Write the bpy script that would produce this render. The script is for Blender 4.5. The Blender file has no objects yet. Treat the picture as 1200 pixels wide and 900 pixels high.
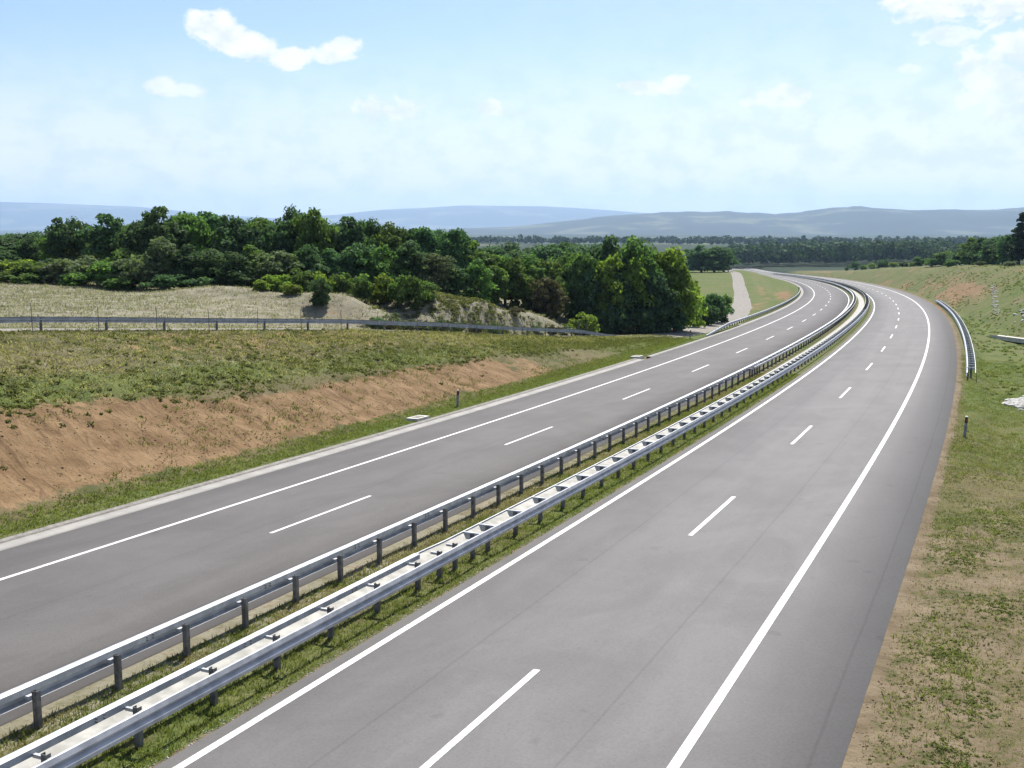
import bpy, bmesh, math, random
import numpy as np
from mathutils import Vector, Matrix

random.seed(7)
RNG = np.random.default_rng(7)
R = math.radians
scene = bpy.context.scene
col = scene.collection

# ------------------------------------------------------------------ camera
cam_d = bpy.data.cameras.new("camera")
cam = bpy.data.objects.new("camera", cam_d)
col.objects.link(cam)
cam_d.sensor_width = 36.0
cam_d.lens = 1304.1 / 1200 * 36.0
cam_d.clip_start = 0.2
cam_d.clip_end = 90000.0
cam.location = (0, 0, 0)                       # the overbridge parapet; the road lies about 8 m below
cam.rotation_euler = (R(90) - math.atan(188 / 1304.1), 0, 0)
scene.camera = cam

# ------------------------------------------------------------------ light
SUN_AZ, SUN_EL = R(12), R(52)                  # clockwise from +Y, the way the camera looks
EXPOSURE = 1.17
SKY_GAIN = (0.92, 0.98, 1.14)
world = bpy.data.worlds.new("World")
scene.world = world
world.use_nodes = True
sun_d = bpy.data.lights.new("sun", 'SUN')
sun_d.energy = 4.0
sun_d.angle = R(0.53)
sun_d.color = (1.0, 0.95, 0.88)
sun = bpy.data.objects.new("sun", sun_d)
col.objects.link(sun)
sdir = Vector((math.sin(SUN_AZ) * math.cos(SUN_EL), math.cos(SUN_AZ) * math.cos(SUN_EL), math.sin(SUN_EL)))
sun.rotation_euler = sdir.to_track_quat('Z', 'Y').to_euler()
vs = scene.view_settings
vs.view_transform = 'Standard'
vs.look = 'None'
vs.exposure = EXPOSURE
vs.gamma = 1.0
vs.use_curve_mapping = False
scene.cycles.max_bounces = 6
scene.cycles.diffuse_bounces = 3
scene.cycles.transparent_max_bounces = 8


class Nodes:
    """small helper for node trees"""
    def __init__(self, tree):
        self.t = tree
        self.n = tree.nodes
        self.l = tree.links

    def new(self, typ, **kw):
        n = self.n.new(typ)
        for k, v in kw.items():
            setattr(n, k, v)
        return n

    def put(self, sock, v):
        if hasattr(v, 'is_output') or isinstance(v, bpy.types.NodeSocket):
            self.l.new(v, sock)
        elif v is not None:
            if sock.type == 'RGBA' and len(v) == 3:
                v = (*v, 1)
            sock.default_value = v

    def math(self, op, a, b=None, c=None, clamp=False):
        n = self.new('ShaderNodeMath', operation=op, use_clamp=clamp)
        for i, v in enumerate((a, b, c)):
            if v is not None:
                self.put(n.inputs[i], v)
        return n.outputs[0]

    def mix(self, f, a, b, blend='MIX'):
        n = self.new('ShaderNodeMix', data_type='RGBA', blend_type=blend)
        self.put(n.inputs[0], f)
        self.put(n.inputs[6], a)
        self.put(n.inputs[7], b)
        return n.outputs[2]

    def ramp(self, v, lo, hi, smooth=True, to=(0, 1)):
        n = self.new('ShaderNodeMapRange', interpolation_type='SMOOTHSTEP' if smooth else 'LINEAR')
        self.put(n.inputs['Value'], v)
        n.inputs['From Min'].default_value = lo
        n.inputs['From Max'].default_value = hi
        n.inputs['To Min'].default_value = to[0]
        n.inputs['To Max'].default_value = to[1]
        return n.outputs[0]

    def noise(self, vec, scale, detail=4, rough=0.55, dist=0.0, dim='3D'):
        n = self.new('ShaderNodeTexNoise', noise_dimensions=dim)
        if vec is not None:
            self.put(n.inputs['Vector'], vec)
        n.inputs['Scale'].default_value = scale
        n.inputs['Detail'].default_value = detail
        n.inputs['Roughness'].default_value = rough
        n.inputs['Distortion'].default_value = dist
        return n.outputs[0]

    def attr(self, name):
        return self.new('ShaderNodeAttribute', attribute_name=name).outputs['Fac']

    def scalev(self, vec, s):
        n = self.new('ShaderNodeMapping')
        self.put(n.inputs['Vector'], vec)
        n.inputs['Scale'].default_value = s
        return n.outputs[0]

    def bump(self, h, strength=0.5, dist=0.05):
        n = self.new('ShaderNodeBump')
        n.inputs['Strength'].default_value = strength
        n.inputs['Distance'].default_value = dist
        self.put(n.inputs['Height'], h)
        return n.outputs[0]


# ------------------------------------------------------------------ sky with fair weather clouds
def build_sky():
    N = Nodes(world.node_tree)
    N.n.clear()
    out = N.new('ShaderNodeOutputWorld')
    bg = N.new('ShaderNodeBackground')
    bg.inputs['Strength'].default_value = 0.055
    sky = N.new('ShaderNodeTexSky', sky_type='NISHITA')
    sky.sun_disc = False
    sky.sun_elevation = SUN_EL
    sky.sun_rotation = SUN_AZ
    sky.air_density = 1.0
    sky.dust_density = 0.7
    sky.ozone_density = 2.5
    co = N.new('ShaderNodeTexCoord').outputs['Generated']
    sep = N.new('ShaderNodeSeparateXYZ')
    N.put(sep.inputs[0], co)
    x, y, z = sep.outputs
    az = N.math('ARCTAN2', x, y)
    el = N.math('ARCSINE', z)
    cv = N.new('ShaderNodeCombineXYZ')
    N.put(cv.inputs[0], az)
    N.put(cv.inputs[1], N.math('MULTIPLY', el, 1.5))
    ndet = N.noise(cv.outputs[0], 34.0, 9, 0.66, 0.35)
    nbig = N.noise(cv.outputs[0], 9.0, 4, 0.5)
    nn = N.math('ADD', N.math('MULTIPLY', N.math('SUBTRACT', ndet, 0.5), 3.4), N.math('MULTIPLY', N.math('SUBTRACT', nbig, 0.5), 1.2))
    # azimuth, elevation, half width, half height in degrees, strength
    clouds = [(-15.0, 9.45, 1.0, 0.75, 1.0), (-14.2, 9.2, 1.3, 1.0, 1.0), (-12.9, 8.5, 1.7, 0.75, 1.0), (-11.2, 7.95, 1.6, 0.6, .97), (-9.2, 8.15, 1.2, 0.55, .97), (-8.5, 8.45, 1.3, 0.7, .98),
              (-17.0, 6.45, .8, 0.45, .85), (-16.0, 6.3, 1.0, 0.35, .8), (-6.6, 5.8, 1.6, 0.75, .95), (-5.6, 5.6, 1.2, 0.6, .9), (-0.8, 5.75, 1.0, 0.42, .95),
              (6.6, 6.7, 1.3, 0.40, .95), (7.9, 6.85, 1.3, 0.5, .97), (12.6, 6.0, 1.3, 0.45, .85), (13.7, 6.15, .9, 0.5, .9),
              (20.2, 10.1, 2.6, 1.1, 1.0), (23.0, 10.2, 3.6, 1.5, 1.0), (25.6, 10.0, 3.0, 1.5, 1.0), (24.2, 7.7, 2.2, 1.1, .92), (22.6, 6.6, 1.8, 1.3, .9), (20.5, 8.6, 1.8, 0.6, .8), (24.0, 5.6, 1.8, 1.2, .85),
              (22.2, 5.0, 1.2, 1.6, .6), (19.0, 7.2, 0.7, 0.3, .75), (2.9, 4.35, 1.6, 0.4, .5), (17.0, 4.6, 3.0, 0.6, .45), (-2.0, 3.6, 5.0, 0.5, .4), (-12.0, 3.9, 4.0, 0.6, .35), (8.0, 3.3, 4.0, 0.6, .4),
              (-40, 12, 6, 2.5, 1.0), (38, 9, 7, 2.6, 1.0), (60, 14, 8, 3, 1), (-70, 10, 8, 3, 1)]
    mask = None
    for a, e, w, h, s in clouds:
        if e < 7.0 and s > 0.6:
            w, h = w * 1.2, h * 1.35
        dx = N.math('DIVIDE', N.math('SUBTRACT', az, R(a)), R(w))
        dy = N.math('DIVIDE', N.math('SUBTRACT', el, R(e)), R(h))
        d = N.math('ADD', N.math('MULTIPLY', dx, dx), N.math('MULTIPLY', dy, dy))
        m = N.math('ADD', N.math('SUBTRACT', 1.0, d), nn)
        m = N.math('MULTIPLY', N.ramp(m, 0.0, 0.75), s)
        m = N.math('MULTIPLY', m, N.ramp(d, 2.6, 1.0))
        mask = m if mask is None else N.math('MAXIMUM', mask, m)
    # thin veil near the horizon and towards the right
    cv2 = N.new('ShaderNodeCombineXYZ')
    N.put(cv2.inputs[0], az)
    N.put(cv2.inputs[1], N.math('MULTIPLY', el, 3.5))
    veil = N.math('MULTIPLY', N.ramp(N.noise(cv2.outputs[0], 7.0, 5, 0.6), 0.38, 0.75), N.ramp(el, R(10.5), R(3.5)))
    veil = N.math('ADD', N.math('ADD', N.math('MULTIPLY', veil, 0.12), N.math('MULTIPLY', N.ramp(el, R(10.0), R(1.0)), 0.72)), N.math('MULTIPLY', N.ramp(az, R(-15), R(32)), 0.22))
    mask = N.math('MAXIMUM', mask, veil)
    shade = N.ramp(N.noise(cv.outputs[0], 30.0, 6, 0.6), 0.36, 0.58)
    ccol = N.mix(shade, (7.0, 7.5, 8.4), (9.0, 9.0, 9.0))
    skyc = N.mix(1.0, sky.outputs[0], (SKY_GAIN[0], SKY_GAIN[1], SKY_GAIN[2]), 'MULTIPLY')
    N.put(bg.inputs['Color'], N.mix(mask, skyc, ccol))
    N.l.new(bg.outputs[0], out.inputs['Surface'])


build_sky()

# ------------------------------------------------------------------ numbers of the place
PA, PB, PC = 0.01578, -0.03728, -8.15201          # the motorway runs down a plane of about 4 %
KN = np.array([0, 40, 80, 120, 160, 200, 250, 300, 400, 500, 650, 900.])
KV = np.array([-8.269e-05, -5.5144e-04, -6.3131e-04, -5.1082e-04, -6.3015e-04, -6.3261e-04, -6.4361e-04, -4.8385e-04, -3.4384e-04, -3.1519e-04, -2.6774e-04, -2.1137e-04])
H0, X0, Y0 = 0.42052, -8.74029, 10.0
_s = np.arange(0, 1001, 1.0)
_k = np.interp(_s, KN, KV)
_h = H0 + np.cumsum(_k)
_x = X0 + np.cumsum(np.sin(_h))
_y = Y0 + np.cumsum(np.cos(_h))


def so2xy(s, o):
    """distance along the motorway and offset to its right -> x, y"""
    s = np.asarray(s, float)
    o = np.asarray(o, float)
    h = np.interp(s, _s, _h)
    x = np.interp(s, _s, _x)
    y = np.interp(s, _s, _y)
    e = np.where(s < 0, s, np.where(s > 1000, s - 1000, 0))
    x = x + e * np.sin(h)
    y = y + e * np.cos(h)
    return x + o * np.cos(h), y - o * np.sin(h)


def xy2so(x, y):
    x = np.asarray(x, float).ravel()
    y = np.asarray(y, float).ravel()
    s = (x - X0) * 0.41 + (y - Y0) * 0.91
    for _ in range(14):
        cx, cy = so2xy(s, 0 * s)
        h = np.interp(s, _s, _h)
        ds = (x - cx) * np.sin(h) + (y - cy) * np.cos(h)
        s = np.clip(s + 0.8 * ds, -3000, 4000)
    cx, cy = so2xy(s, 0 * s)
    h = np.interp(s, _s, _h)
    return s, (x - cx) * np.cos(h) - (y - cy) * np.sin(h)


def sstep(a, b, v):
    t = np.clip((v - a) / (b - a), 0, 1)
    return t * t * (3 - 2 * t)


def _hash(i, j, seed):
    n = (i * 374761393 + j * 668265263 + seed * 1442695041) & 0xFFFFFFFF
    n = ((n ^ (n >> 13)) * 1274126177) & 0xFFFFFFFF
    return ((n ^ (n >> 16)) & 0xFFFF) / 65535.0


def vnoise(x, y, seed=0):
    xi = np.floor(x).astype(np.int64)
    yi = np.floor(y).astype(np.int64)
    fx = x - xi
    fy = y - yi
    fx = fx * fx * (3 - 2 * fx)
    fy = fy * fy * (3 - 2 * fy)
    a = _hash(xi, yi, seed)
    b = _hash(xi + 1, yi, seed)
    c = _hash(xi, yi + 1, seed)
    d = _hash(xi + 1, yi + 1, seed)
    return (a + (b - a) * fx) * (1 - fy) + (c + (d - c) * fx) * fy


def fbm(x, y, octaves=4, seed=0):
    v, amp, tot = 0, 1.0, 0
    for k in range(octaves):
        v = v + amp * vnoise(x * 2 ** k + 17.3 * k, y * 2 ** k - 9.1 * k, seed + k)
        tot += amp
        amp *= 0.5
    return v / tot - 0.5


VALLEY = -36.0


def base_plane(x, y):
    p = PA * x + PB * y + PC
    p = np.where(np.abs(x) > 400, PA * np.sign(x) * 400 + PB * y + PC, p)
    k = 2.0
    return VALLEY + k * np.logaddexp(0, (p - VALLEY) / k)


S_CREST = np.array([-60, 0, 36, 40, 48, 60, 72, 84, 92, 105, 114, 150, 190, 234, 299, 376, 453, 600, 1100.])
O_CREST = -np.array([48, 40, 34.4, 33.7, 32.4, 30.3, 28.2, 26.0, 24.5, 22.6, 21.0, 19.5, 20.0, 23.5, 28.0, 31.5, 34.0, 36.0, 36.0])
H_CREST = np.array([7.5, 6.2, 5.15, 4.95, 4.5, 3.85, 3.0, 1.98, 1.35, 0.55, 0.25, 0.2, 0.15, 0.3, 1.8, 4.4, 4.9, 4.0, 1.0])


def zfield(x, y):
    """the land left of the crest: a flat meadow that drops to the road's level further right"""
    za = np.interp(x, [-200, -60, -27, -15, -4, 6, 14, 24, 40], [-4.6, -5.4, -6.2, -7.0, -8.4, -9.9, -11.3, -12.6, -13.5])
    zp = base_plane(x, y)
    zp = zp + np.interp(y, [200, 237, 300, 375, 450, 650, 900], [0.1, 0.2, 1.8, 4.4, 4.9, 4.0, 0.0])
    zn = np.where(x > 14, np.where(x > 30, zp, za + (zp - za) * sstep(14, 30, x)), za)
    zfar = base_plane(x, y + 60)
    t = sstep(128, 330, y) * (1 - sstep(14, 30, x))
    return zn * (1 - t) + zfar * t


def terrain(x, y, s=None, o=None):
    x = np.asarray(x, float)
    y = np.asarray(y, float)
    shp = x.shape
    x = x.ravel()
    y = y.ravel()
    if s is None:
        s, o = xy2so(x, y)
    s = np.ravel(s)
    o = np.ravel(o)
    zp = base_plane(x, y)
    # left of the motorway: verge, cut slope, crest with the service road, field
    oc = np.interp(s, S_CREST, O_CREST)
    hc = np.interp(s, S_CREST, H_CREST)
    toe = -17.2
    t = np.clip((toe - o) / (toe - oc), 0, 1)
    prof = np.where(t < 0.36, 0.46 * (t / 0.36), 0.46 + 0.54 * ((t - 0.36) / 0.64))
    prof = prof - 0.03 * np.sin(np.clip(t, 0, 1) * math.pi * 2)
    hl = hc * prof + 0.05
    rough = sstep(0.0, 0.12, t) * sstep(1.0, 0.93, t)
    hl = hl + rough * hc / 5 * (0.40 * fbm(s * 0.35, o * 0.35, 4, 3) + 0.22 * fbm(s * 1.3, o * 0.8, 3, 4))
    zl = zp + hl
    zc = zp + hc + 0.05
    zf = zfield(x, y)
    w = sstep(4.6, 16.0, oc - o)
    zl = np.where(o < oc, zc * (1 - w) + zf * w, zl)
    bump = 2.7 * np.exp(-((x + 5) / 6.5) ** 4 - ((y - 105) / 6.5) ** 2) + 2.3 * np.exp(-((x - 3.5) / 5.0) ** 2 - ((y - 113) / 6.0) ** 2) + 0.9 * np.exp(-((x - 8.5) / 3.5) ** 2 - ((y - 117) / 4.5) ** 2)
    bump = bump + 1.5 * np.exp(-((x + 14.5) / 3.6) ** 2 - ((y - 96) / 3.0) ** 2) + 0.9 * np.exp(-((x + 24) / 6.0) ** 2 - ((y - 97) / 3.0) ** 2)
    bump = bump * (1 + 0.35 * fbm(x * 0.3, y * 0.3, 4, 11))
    zl = zl + bump * sstep(4.5, 7.5, oc - o)
    zl = zl + w * 0.9 * fbm(x * 0.06, y * 0.06, 4, 5) * sstep(16, 40, oc - o)
    # low earth bank between the motorway and the service road further on
    zl = zl + 0.5 * np.exp(-((o + 18.6) / 1.3) ** 2) * sstep(165, 215, s) * sstep(420, 300, s)
    # right of the motorway: level verge, shallow ditch, cut face that closes in on the road
    ot = np.interp(s, [-60, 20, 60, 95, 125, 170, 230, 400, 1100], [46, 36, 25, 19, 16.2, 13.4, 12.0, 12.0, 14])
    H = np.interp(s, [-60, 125, 200, 250, 320, 420, 550, 620, 700, 1100], [6.5, 7.3, 7.0, 6.8, 6.2, 5.5, 3.3, 2.4, 1.6, 0.5])
    ramp = np.clip((o - ot) / 1.65, 0, None)
    hr = -0.7 * np.log(np.exp(-ramp / 0.7) + np.exp(-H / 0.7)) + 0.7 * np.log(1 + np.exp(-H / 0.7))
    hr = hr * (1 + 0.22 * fbm(s * 0.05, o * 0.09, 4, 21))
    dip = -0.55 * sstep(10.9, 12.6, o) * sstep(ot + 0.6, ot - 1.5, o) * sstep(20, 60, s)
    zr = zp + hr + dip - 0.02
    zr = zr + sstep(10.3, 11.5, o) * (0.30 * fbm(s * 0.5, o * 0.5, 4, 31) + 0.10 * fbm(s * 2.2, o * 2.2, 3, 33))
    far_r = sstep(60, 160, o)
    zr = zr * (1 - far_r) + (base_plane(x, y) + 5.0 + 8 * fbm(x * 0.006, y * 0.006, 3, 41)) * far_r
    # median
    zm = zp - 0.03 + 0.05 * fbm(s * 0.8, o * 1.3, 3, 51) * sstep(-4.2, -3.8, o) * sstep(-0.4, -0.8, o)
    z = np.where(o < -15.7, zl, np.where(o > 10.0, zr, zm))
    # out in the valley everything becomes gently rolling farmland
    d = np.hypot(x, y)
    tv = sstep(700, 1600, d)
    zv = VALLEY + 1.0 - 22 * sstep(1500, 4500, d) - 30 * sstep(4000, 12000, d) + 14 * fbm(x / 900, y / 900, 4, 61) * sstep(900, 2500, d)
    z = z * (1 - tv) + zv * tv
    return z.reshape(shp)


def road_z(s, o, dz=0.0):
    x, y = so2xy(s, o)
    return x, y, base_plane(x, y) + dz


# ------------------------------------------------------------------ object helpers
def tag(o, label=None, cat=None, group=None, kind=None):
    if label: o['label'] = label
    if cat: o['category'] = cat
    if group: o['group'] = group
    if kind: o['kind'] = kind
    return o


def empty(name, loc):
    o = bpy.data.objects.new(name, None)
    o.empty_display_size = 0.3
    col.objects.link(o)
    o.location = loc
    return o


def mesh_obj(name, verts, faces, mat, parent=None, origin=(0, 0, 0), uv=None, attrs=None, smooth=False, link=True):
    """verts in world metres (n,3), faces as (m,4)/(m,3) array or list; origin moves the mesh's own zero point"""
    v = np.asarray(verts, np.float64) - np.asarray(origin, np.float64)
    me = bpy.data.meshes.new(name)
    if isinstance(faces, np.ndarray):
        k = faces.shape[1]
        me.vertices.add(len(v))
        me.vertices.foreach_set('co', v.astype(np.float32).ravel())
        me.loops.add(faces.size)
        me.polygons.add(len(faces))
        me.loops.foreach_set('vertex_index', faces.astype(np.int32).ravel())
        me.polygons.foreach_set('loop_start', np.arange(0, faces.size, k, dtype=np.int32))
        me.update(calc_edges=True)
    else:
        me.from_pydata([tuple(p) for p in v], [], [tuple(f) for f in faces])
        me.update()
    if uv is not None:
        lay = me.uv_layers.new(name='so')
        idx = np.empty(len(me.loops), np.int32)
        me.loops.foreach_get('vertex_index', idx)
        lay.data.foreach_set('uv', np.asarray(uv, np.float32)[idx].ravel())
    for k, a in (attrs or {}).items():
        at = me.attributes.new(k, 'FLOAT', 'POINT')
        at.data.foreach_set('value', np.asarray(a, np.float32))
    if smooth:
        me.polygons.foreach_set('use_smooth', np.ones(len(me.polygons), bool))
    if mat is not None:
        me.materials.append(mat)
    o = bpy.data.objects.new(name, me)
    if link:
        col.objects.link(o)
    if parent is not None:
        o.parent = parent
    return o


class MB:
    """collects boxes and swept shapes into one mesh"""
    def __init__(self):
        self.v = []
        self.f = []

    def add(self, verts, faces):
        b = len(self.v)
        self.v += [tuple(p) for p in verts]
        self.f += [tuple(i + b for i in f) for f in faces]

    def box(self, c, ax, ay, az, hx, hy, hz):
        c, ax, ay, az = (Vector(q) for q in (c, ax, ay, az))
        p = []
        for sx in (-1, 1):
            for sy in (-1, 1):
                for sz in (-1, 1):
                    p.append(c + ax * hx * sx + ay * hy * sy + az * hz * sz)
        self.add(p, [(0, 1, 3, 2), (4, 6, 7, 5), (0, 4, 5, 1), (2, 3, 7, 6), (0, 2, 6, 4), (1, 5, 7, 3)])

    def prism(self, ring0, ring1):
        n = len(ring0)
        self.add(list(ring0) + list(ring1), [(i, (i + 1) % n, n + (i + 1) % n, n + i) for i in range(n)] + [tuple(range(n - 1, -1, -1)), tuple(range(n, 2 * n))])

    def tube(self, pts, radii, n=6):
        rings = []
        for i, p in enumerate(pts):
            p = Vector(p)
            d = (Vector(pts[min(i + 1, len(pts) - 1)]) - Vector(pts[max(i - 1, 0)])).normalized()
            a = d.orthogonal().normalized()
            b = d.cross(a)
            rings.append([p + (a * math.cos(2 * math.pi * k / n) + b * math.sin(2 * math.pi * k / n)) * radii[i] for k in range(n)])
        vs_ = [q for r in rings for q in r]
        fs = []
        for i in range(len(rings) - 1):
            for k in range(n):
                fs.append((i * n + k, i * n + (k + 1) % n, (i + 1) * n + (k + 1) % n, (i + 1) * n + k))
        fs.append(tuple(range((len(rings) - 1) * n, len(rings) * n)))
        self.add(vs_, fs)

    def build(self, name, mat, parent=None, origin=(0, 0, 0), smooth=False):
        return mesh_obj(name, self.v, self.f, mat, parent, origin, smooth=smooth)


def frame(s, o, h=0.0):
    """origin point on the ground plane and the axes along, right, up at (s, o)"""
    x, y, z = road_z(s, o, h)
    a = float(np.interp(s, _s, _h))
    return Vector((float(x), float(y), float(z))), Vector((math.sin(a), math.cos(a), PB * 0.95)).normalized(), Vector((math.cos(a), -math.sin(a), 0)), Vector((0, 0, 1))


def grid_faces(nr, nc):
    i = np.arange(nr - 1)[:, None] * nc + np.arange(nc - 1)[None, :]
    return np.stack([i, i + 1, i + nc + 1, i + nc], -1).reshape(-1, 4)


def ribbon(name, ss, oo, dz, mat, parent=None, kind=None, zf=None, skirt=0.0):
    """a sheet along the motorway: oo are its offsets (columns), dz a height or one height per column"""
    ss = np.asarray(ss, float)
    oo = np.asarray(oo, float)
    dz = np.broadcast_to(np.asarray(dz, float), oo.shape)
    S, O = np.meshgrid(ss, oo, indexing='ij')
    x, y = so2xy(S, O)
    z = base_plane(x, y) + dz[None, :]
    v = np.stack([x, y, z], -1).reshape(-1, 3)
    o = mesh_obj(name, v, grid_faces(len(ss), len(oo))[:, ::-1].copy(), mat, parent, uv=np.stack([S, O], -1).reshape(-1, 2))
    if kind: o['kind'] = kind
    return o


# ------------------------------------------------------------------ materials
def new_mat(name):
    m = bpy.data.materials.new(name)
    m.use_nodes = True
    N = Nodes(m.node_tree)
    N.n.clear()
    out = N.new('ShaderNodeOutputMaterial')
    p = N.new('ShaderNodeBsdfPrincipled')
    N.l.new(p.outputs[0], out.inputs['Surface'])
    p.inputs['Roughness'].default_value = 0.85
    p.inputs['Specular IOR Level'].default_value = 0.25
    return m, N, p


def uvso(N):
    return N.new('ShaderNodeUVMap', uv_map='so').outputs[0]


def m_asphalt(name, c0, c1, shoulder=None):
    m, N, p = new_mat(name)
    uv = uvso(N)
    pos = N.new('ShaderNodeNewGeometry').outputs['Position']
    sep = N.new('ShaderNodeSeparateXYZ')
    N.put(sep.inputs[0], uv)
    streak = N.noise(N.scalev(uv, (0.05, 0.9, 1)), 1.0, 5, 0.6, 0.3)
    blot = N.noise(N.scalev(uv, (0.22, 0.34, 1)), 1.0, 6, 0.66, 0.6)
    grain = N.noise(pos, 16.0, 5, 0.8)
    spots = N.noise(pos, 2.3, 5, 0.65)
    f = N.math('ADD', N.math('MULTIPLY', streak, 0.35), N.math('MULTIPLY', blot, 0.65))
    c = N.mix(N.ramp(f, 0.36, 0.64), c0, c1)
    if shoulder:
        edge = N.ramp(N.math('ADD', sep.outputs[1], N.math('MULTIPLY', N.math('SUBTRACT', blot, 0.5), 0.7)), shoulder[0], shoulder[1])
        c = N.mix(N.math('MULTIPLY', edge, shoulder[3]), c, shoulder[2])
    c = N.mix(N.math('MULTIPLY', N.ramp(grain, 0.40, 0.70), 0.42), c, N.mix(1.0, c, (0.55, 0.55, 0.55), 'MULTIPLY'))
    c = N.mix(N.math('MULTIPLY', N.ramp(spots, 0.55, 0.8), 0.22), c, N.mix(1.0, c, (1.35, 1.33, 1.28), 'MULTIPLY'))
    # wheel tracks, paver seams and drips down the middle of each lane
    o_ = sep.outputs[1]
    lane = N.math('ABSOLUTE', N.math('SUBTRACT', N.math('FRACT', N.math('DIVIDE', o_, 1.88)), 0.5))
    track = N.math('MULTIPLY', N.ramp(lane, 0.20, 0.42), N.ramp(streak, 0.35, 0.65))
    c = N.mix(N.math('MULTIPLY', track, 0.22), c, N.mix(1.0, c, (0.78, 0.77, 0.77), 'MULTIPLY'))
    seam = N.math('ABSOLUTE', N.math('SUBTRACT', N.math('FRACT', N.math('DIVIDE', N.math('ADD', o_, N.math('MULTIPLY', N.math('SUBTRACT', blot, 0.5), 0.12)), 3.76)), 0.53))
    c = N.mix(N.math('MULTIPLY', N.ramp(seam, 0.012, 0.003), 0.35), c, N.mix(1.0, c, (0.6, 0.6, 0.6), 'MULTIPLY'))
    drip = N.noise(pos, 1.05, 2, 0.5)
    c = N.mix(N.math('MULTIPLY', N.ramp(drip, 0.70, 0.76), 0.35), c, N.mix(1.0, c, (0.62, 0.61, 0.6), 'MULTIPLY'))
    # faint transverse joints and tyre wear
    tr = N.noise(N.scalev(uv, (0.6, 0.03, 1)), 1.0, 2, 0.5)
    c = N.mix(N.math('MULTIPLY', N.ramp(tr, 0.62, 0.7), 0.10), c, N.mix(1.0, c, (0.8, 0.8, 0.8), 'MULTIPLY'))
    N.put(p.inputs['Base Color'], c)
    N.put(p.inputs['Normal'], N.bump(grain, 0.25, 0.01))
    p.inputs['Roughness'].default_value = 0.8
    return m


def m_simple(name, c0, c1, scale=3.0, rough=0.8, metallic=0.0, bump=0.0, lo=0.35, hi=0.65, spec=0.3, detail=4):
    m, N, p = new_mat(name)
    pos = N.new('ShaderNodeNewGeometry').outputs['Position']
    n = N.noise(pos, scale, detail, 0.6)
    N.put(p.inputs['Base Color'], N.mix(N.ramp(n, lo, hi), c0, c1))
    p.inputs['Roughness'].default_value = rough
    p.inputs['Metallic'].default_value = metallic
    p.inputs['Specular IOR Level'].default_value = spec
    if bump:
        N.put(p.inputs['Normal'], N.bump(n, bump, 0.02))
    return m


def m_paint(name):
    m, N, p = new_mat(name)
    pos = N.new('ShaderNodeNewGeometry').outputs['Position']
    n = N.noise(pos, 14.0, 5, 0.7)
    b = N.noise(pos, 0.7, 3, 0.6)
    w = N.ramp(N.math('ADD', n, N.math('MULTIPLY', b, 0.45)), 0.50, 0.76)
    N.put(p.inputs['Base Color'], N.mix(w, (0.34, 0.33, 0.31), (0.62, 0.615, 0.59)))
    p.inputs['Roughness'].default_value = 0.6
    return m


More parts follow.
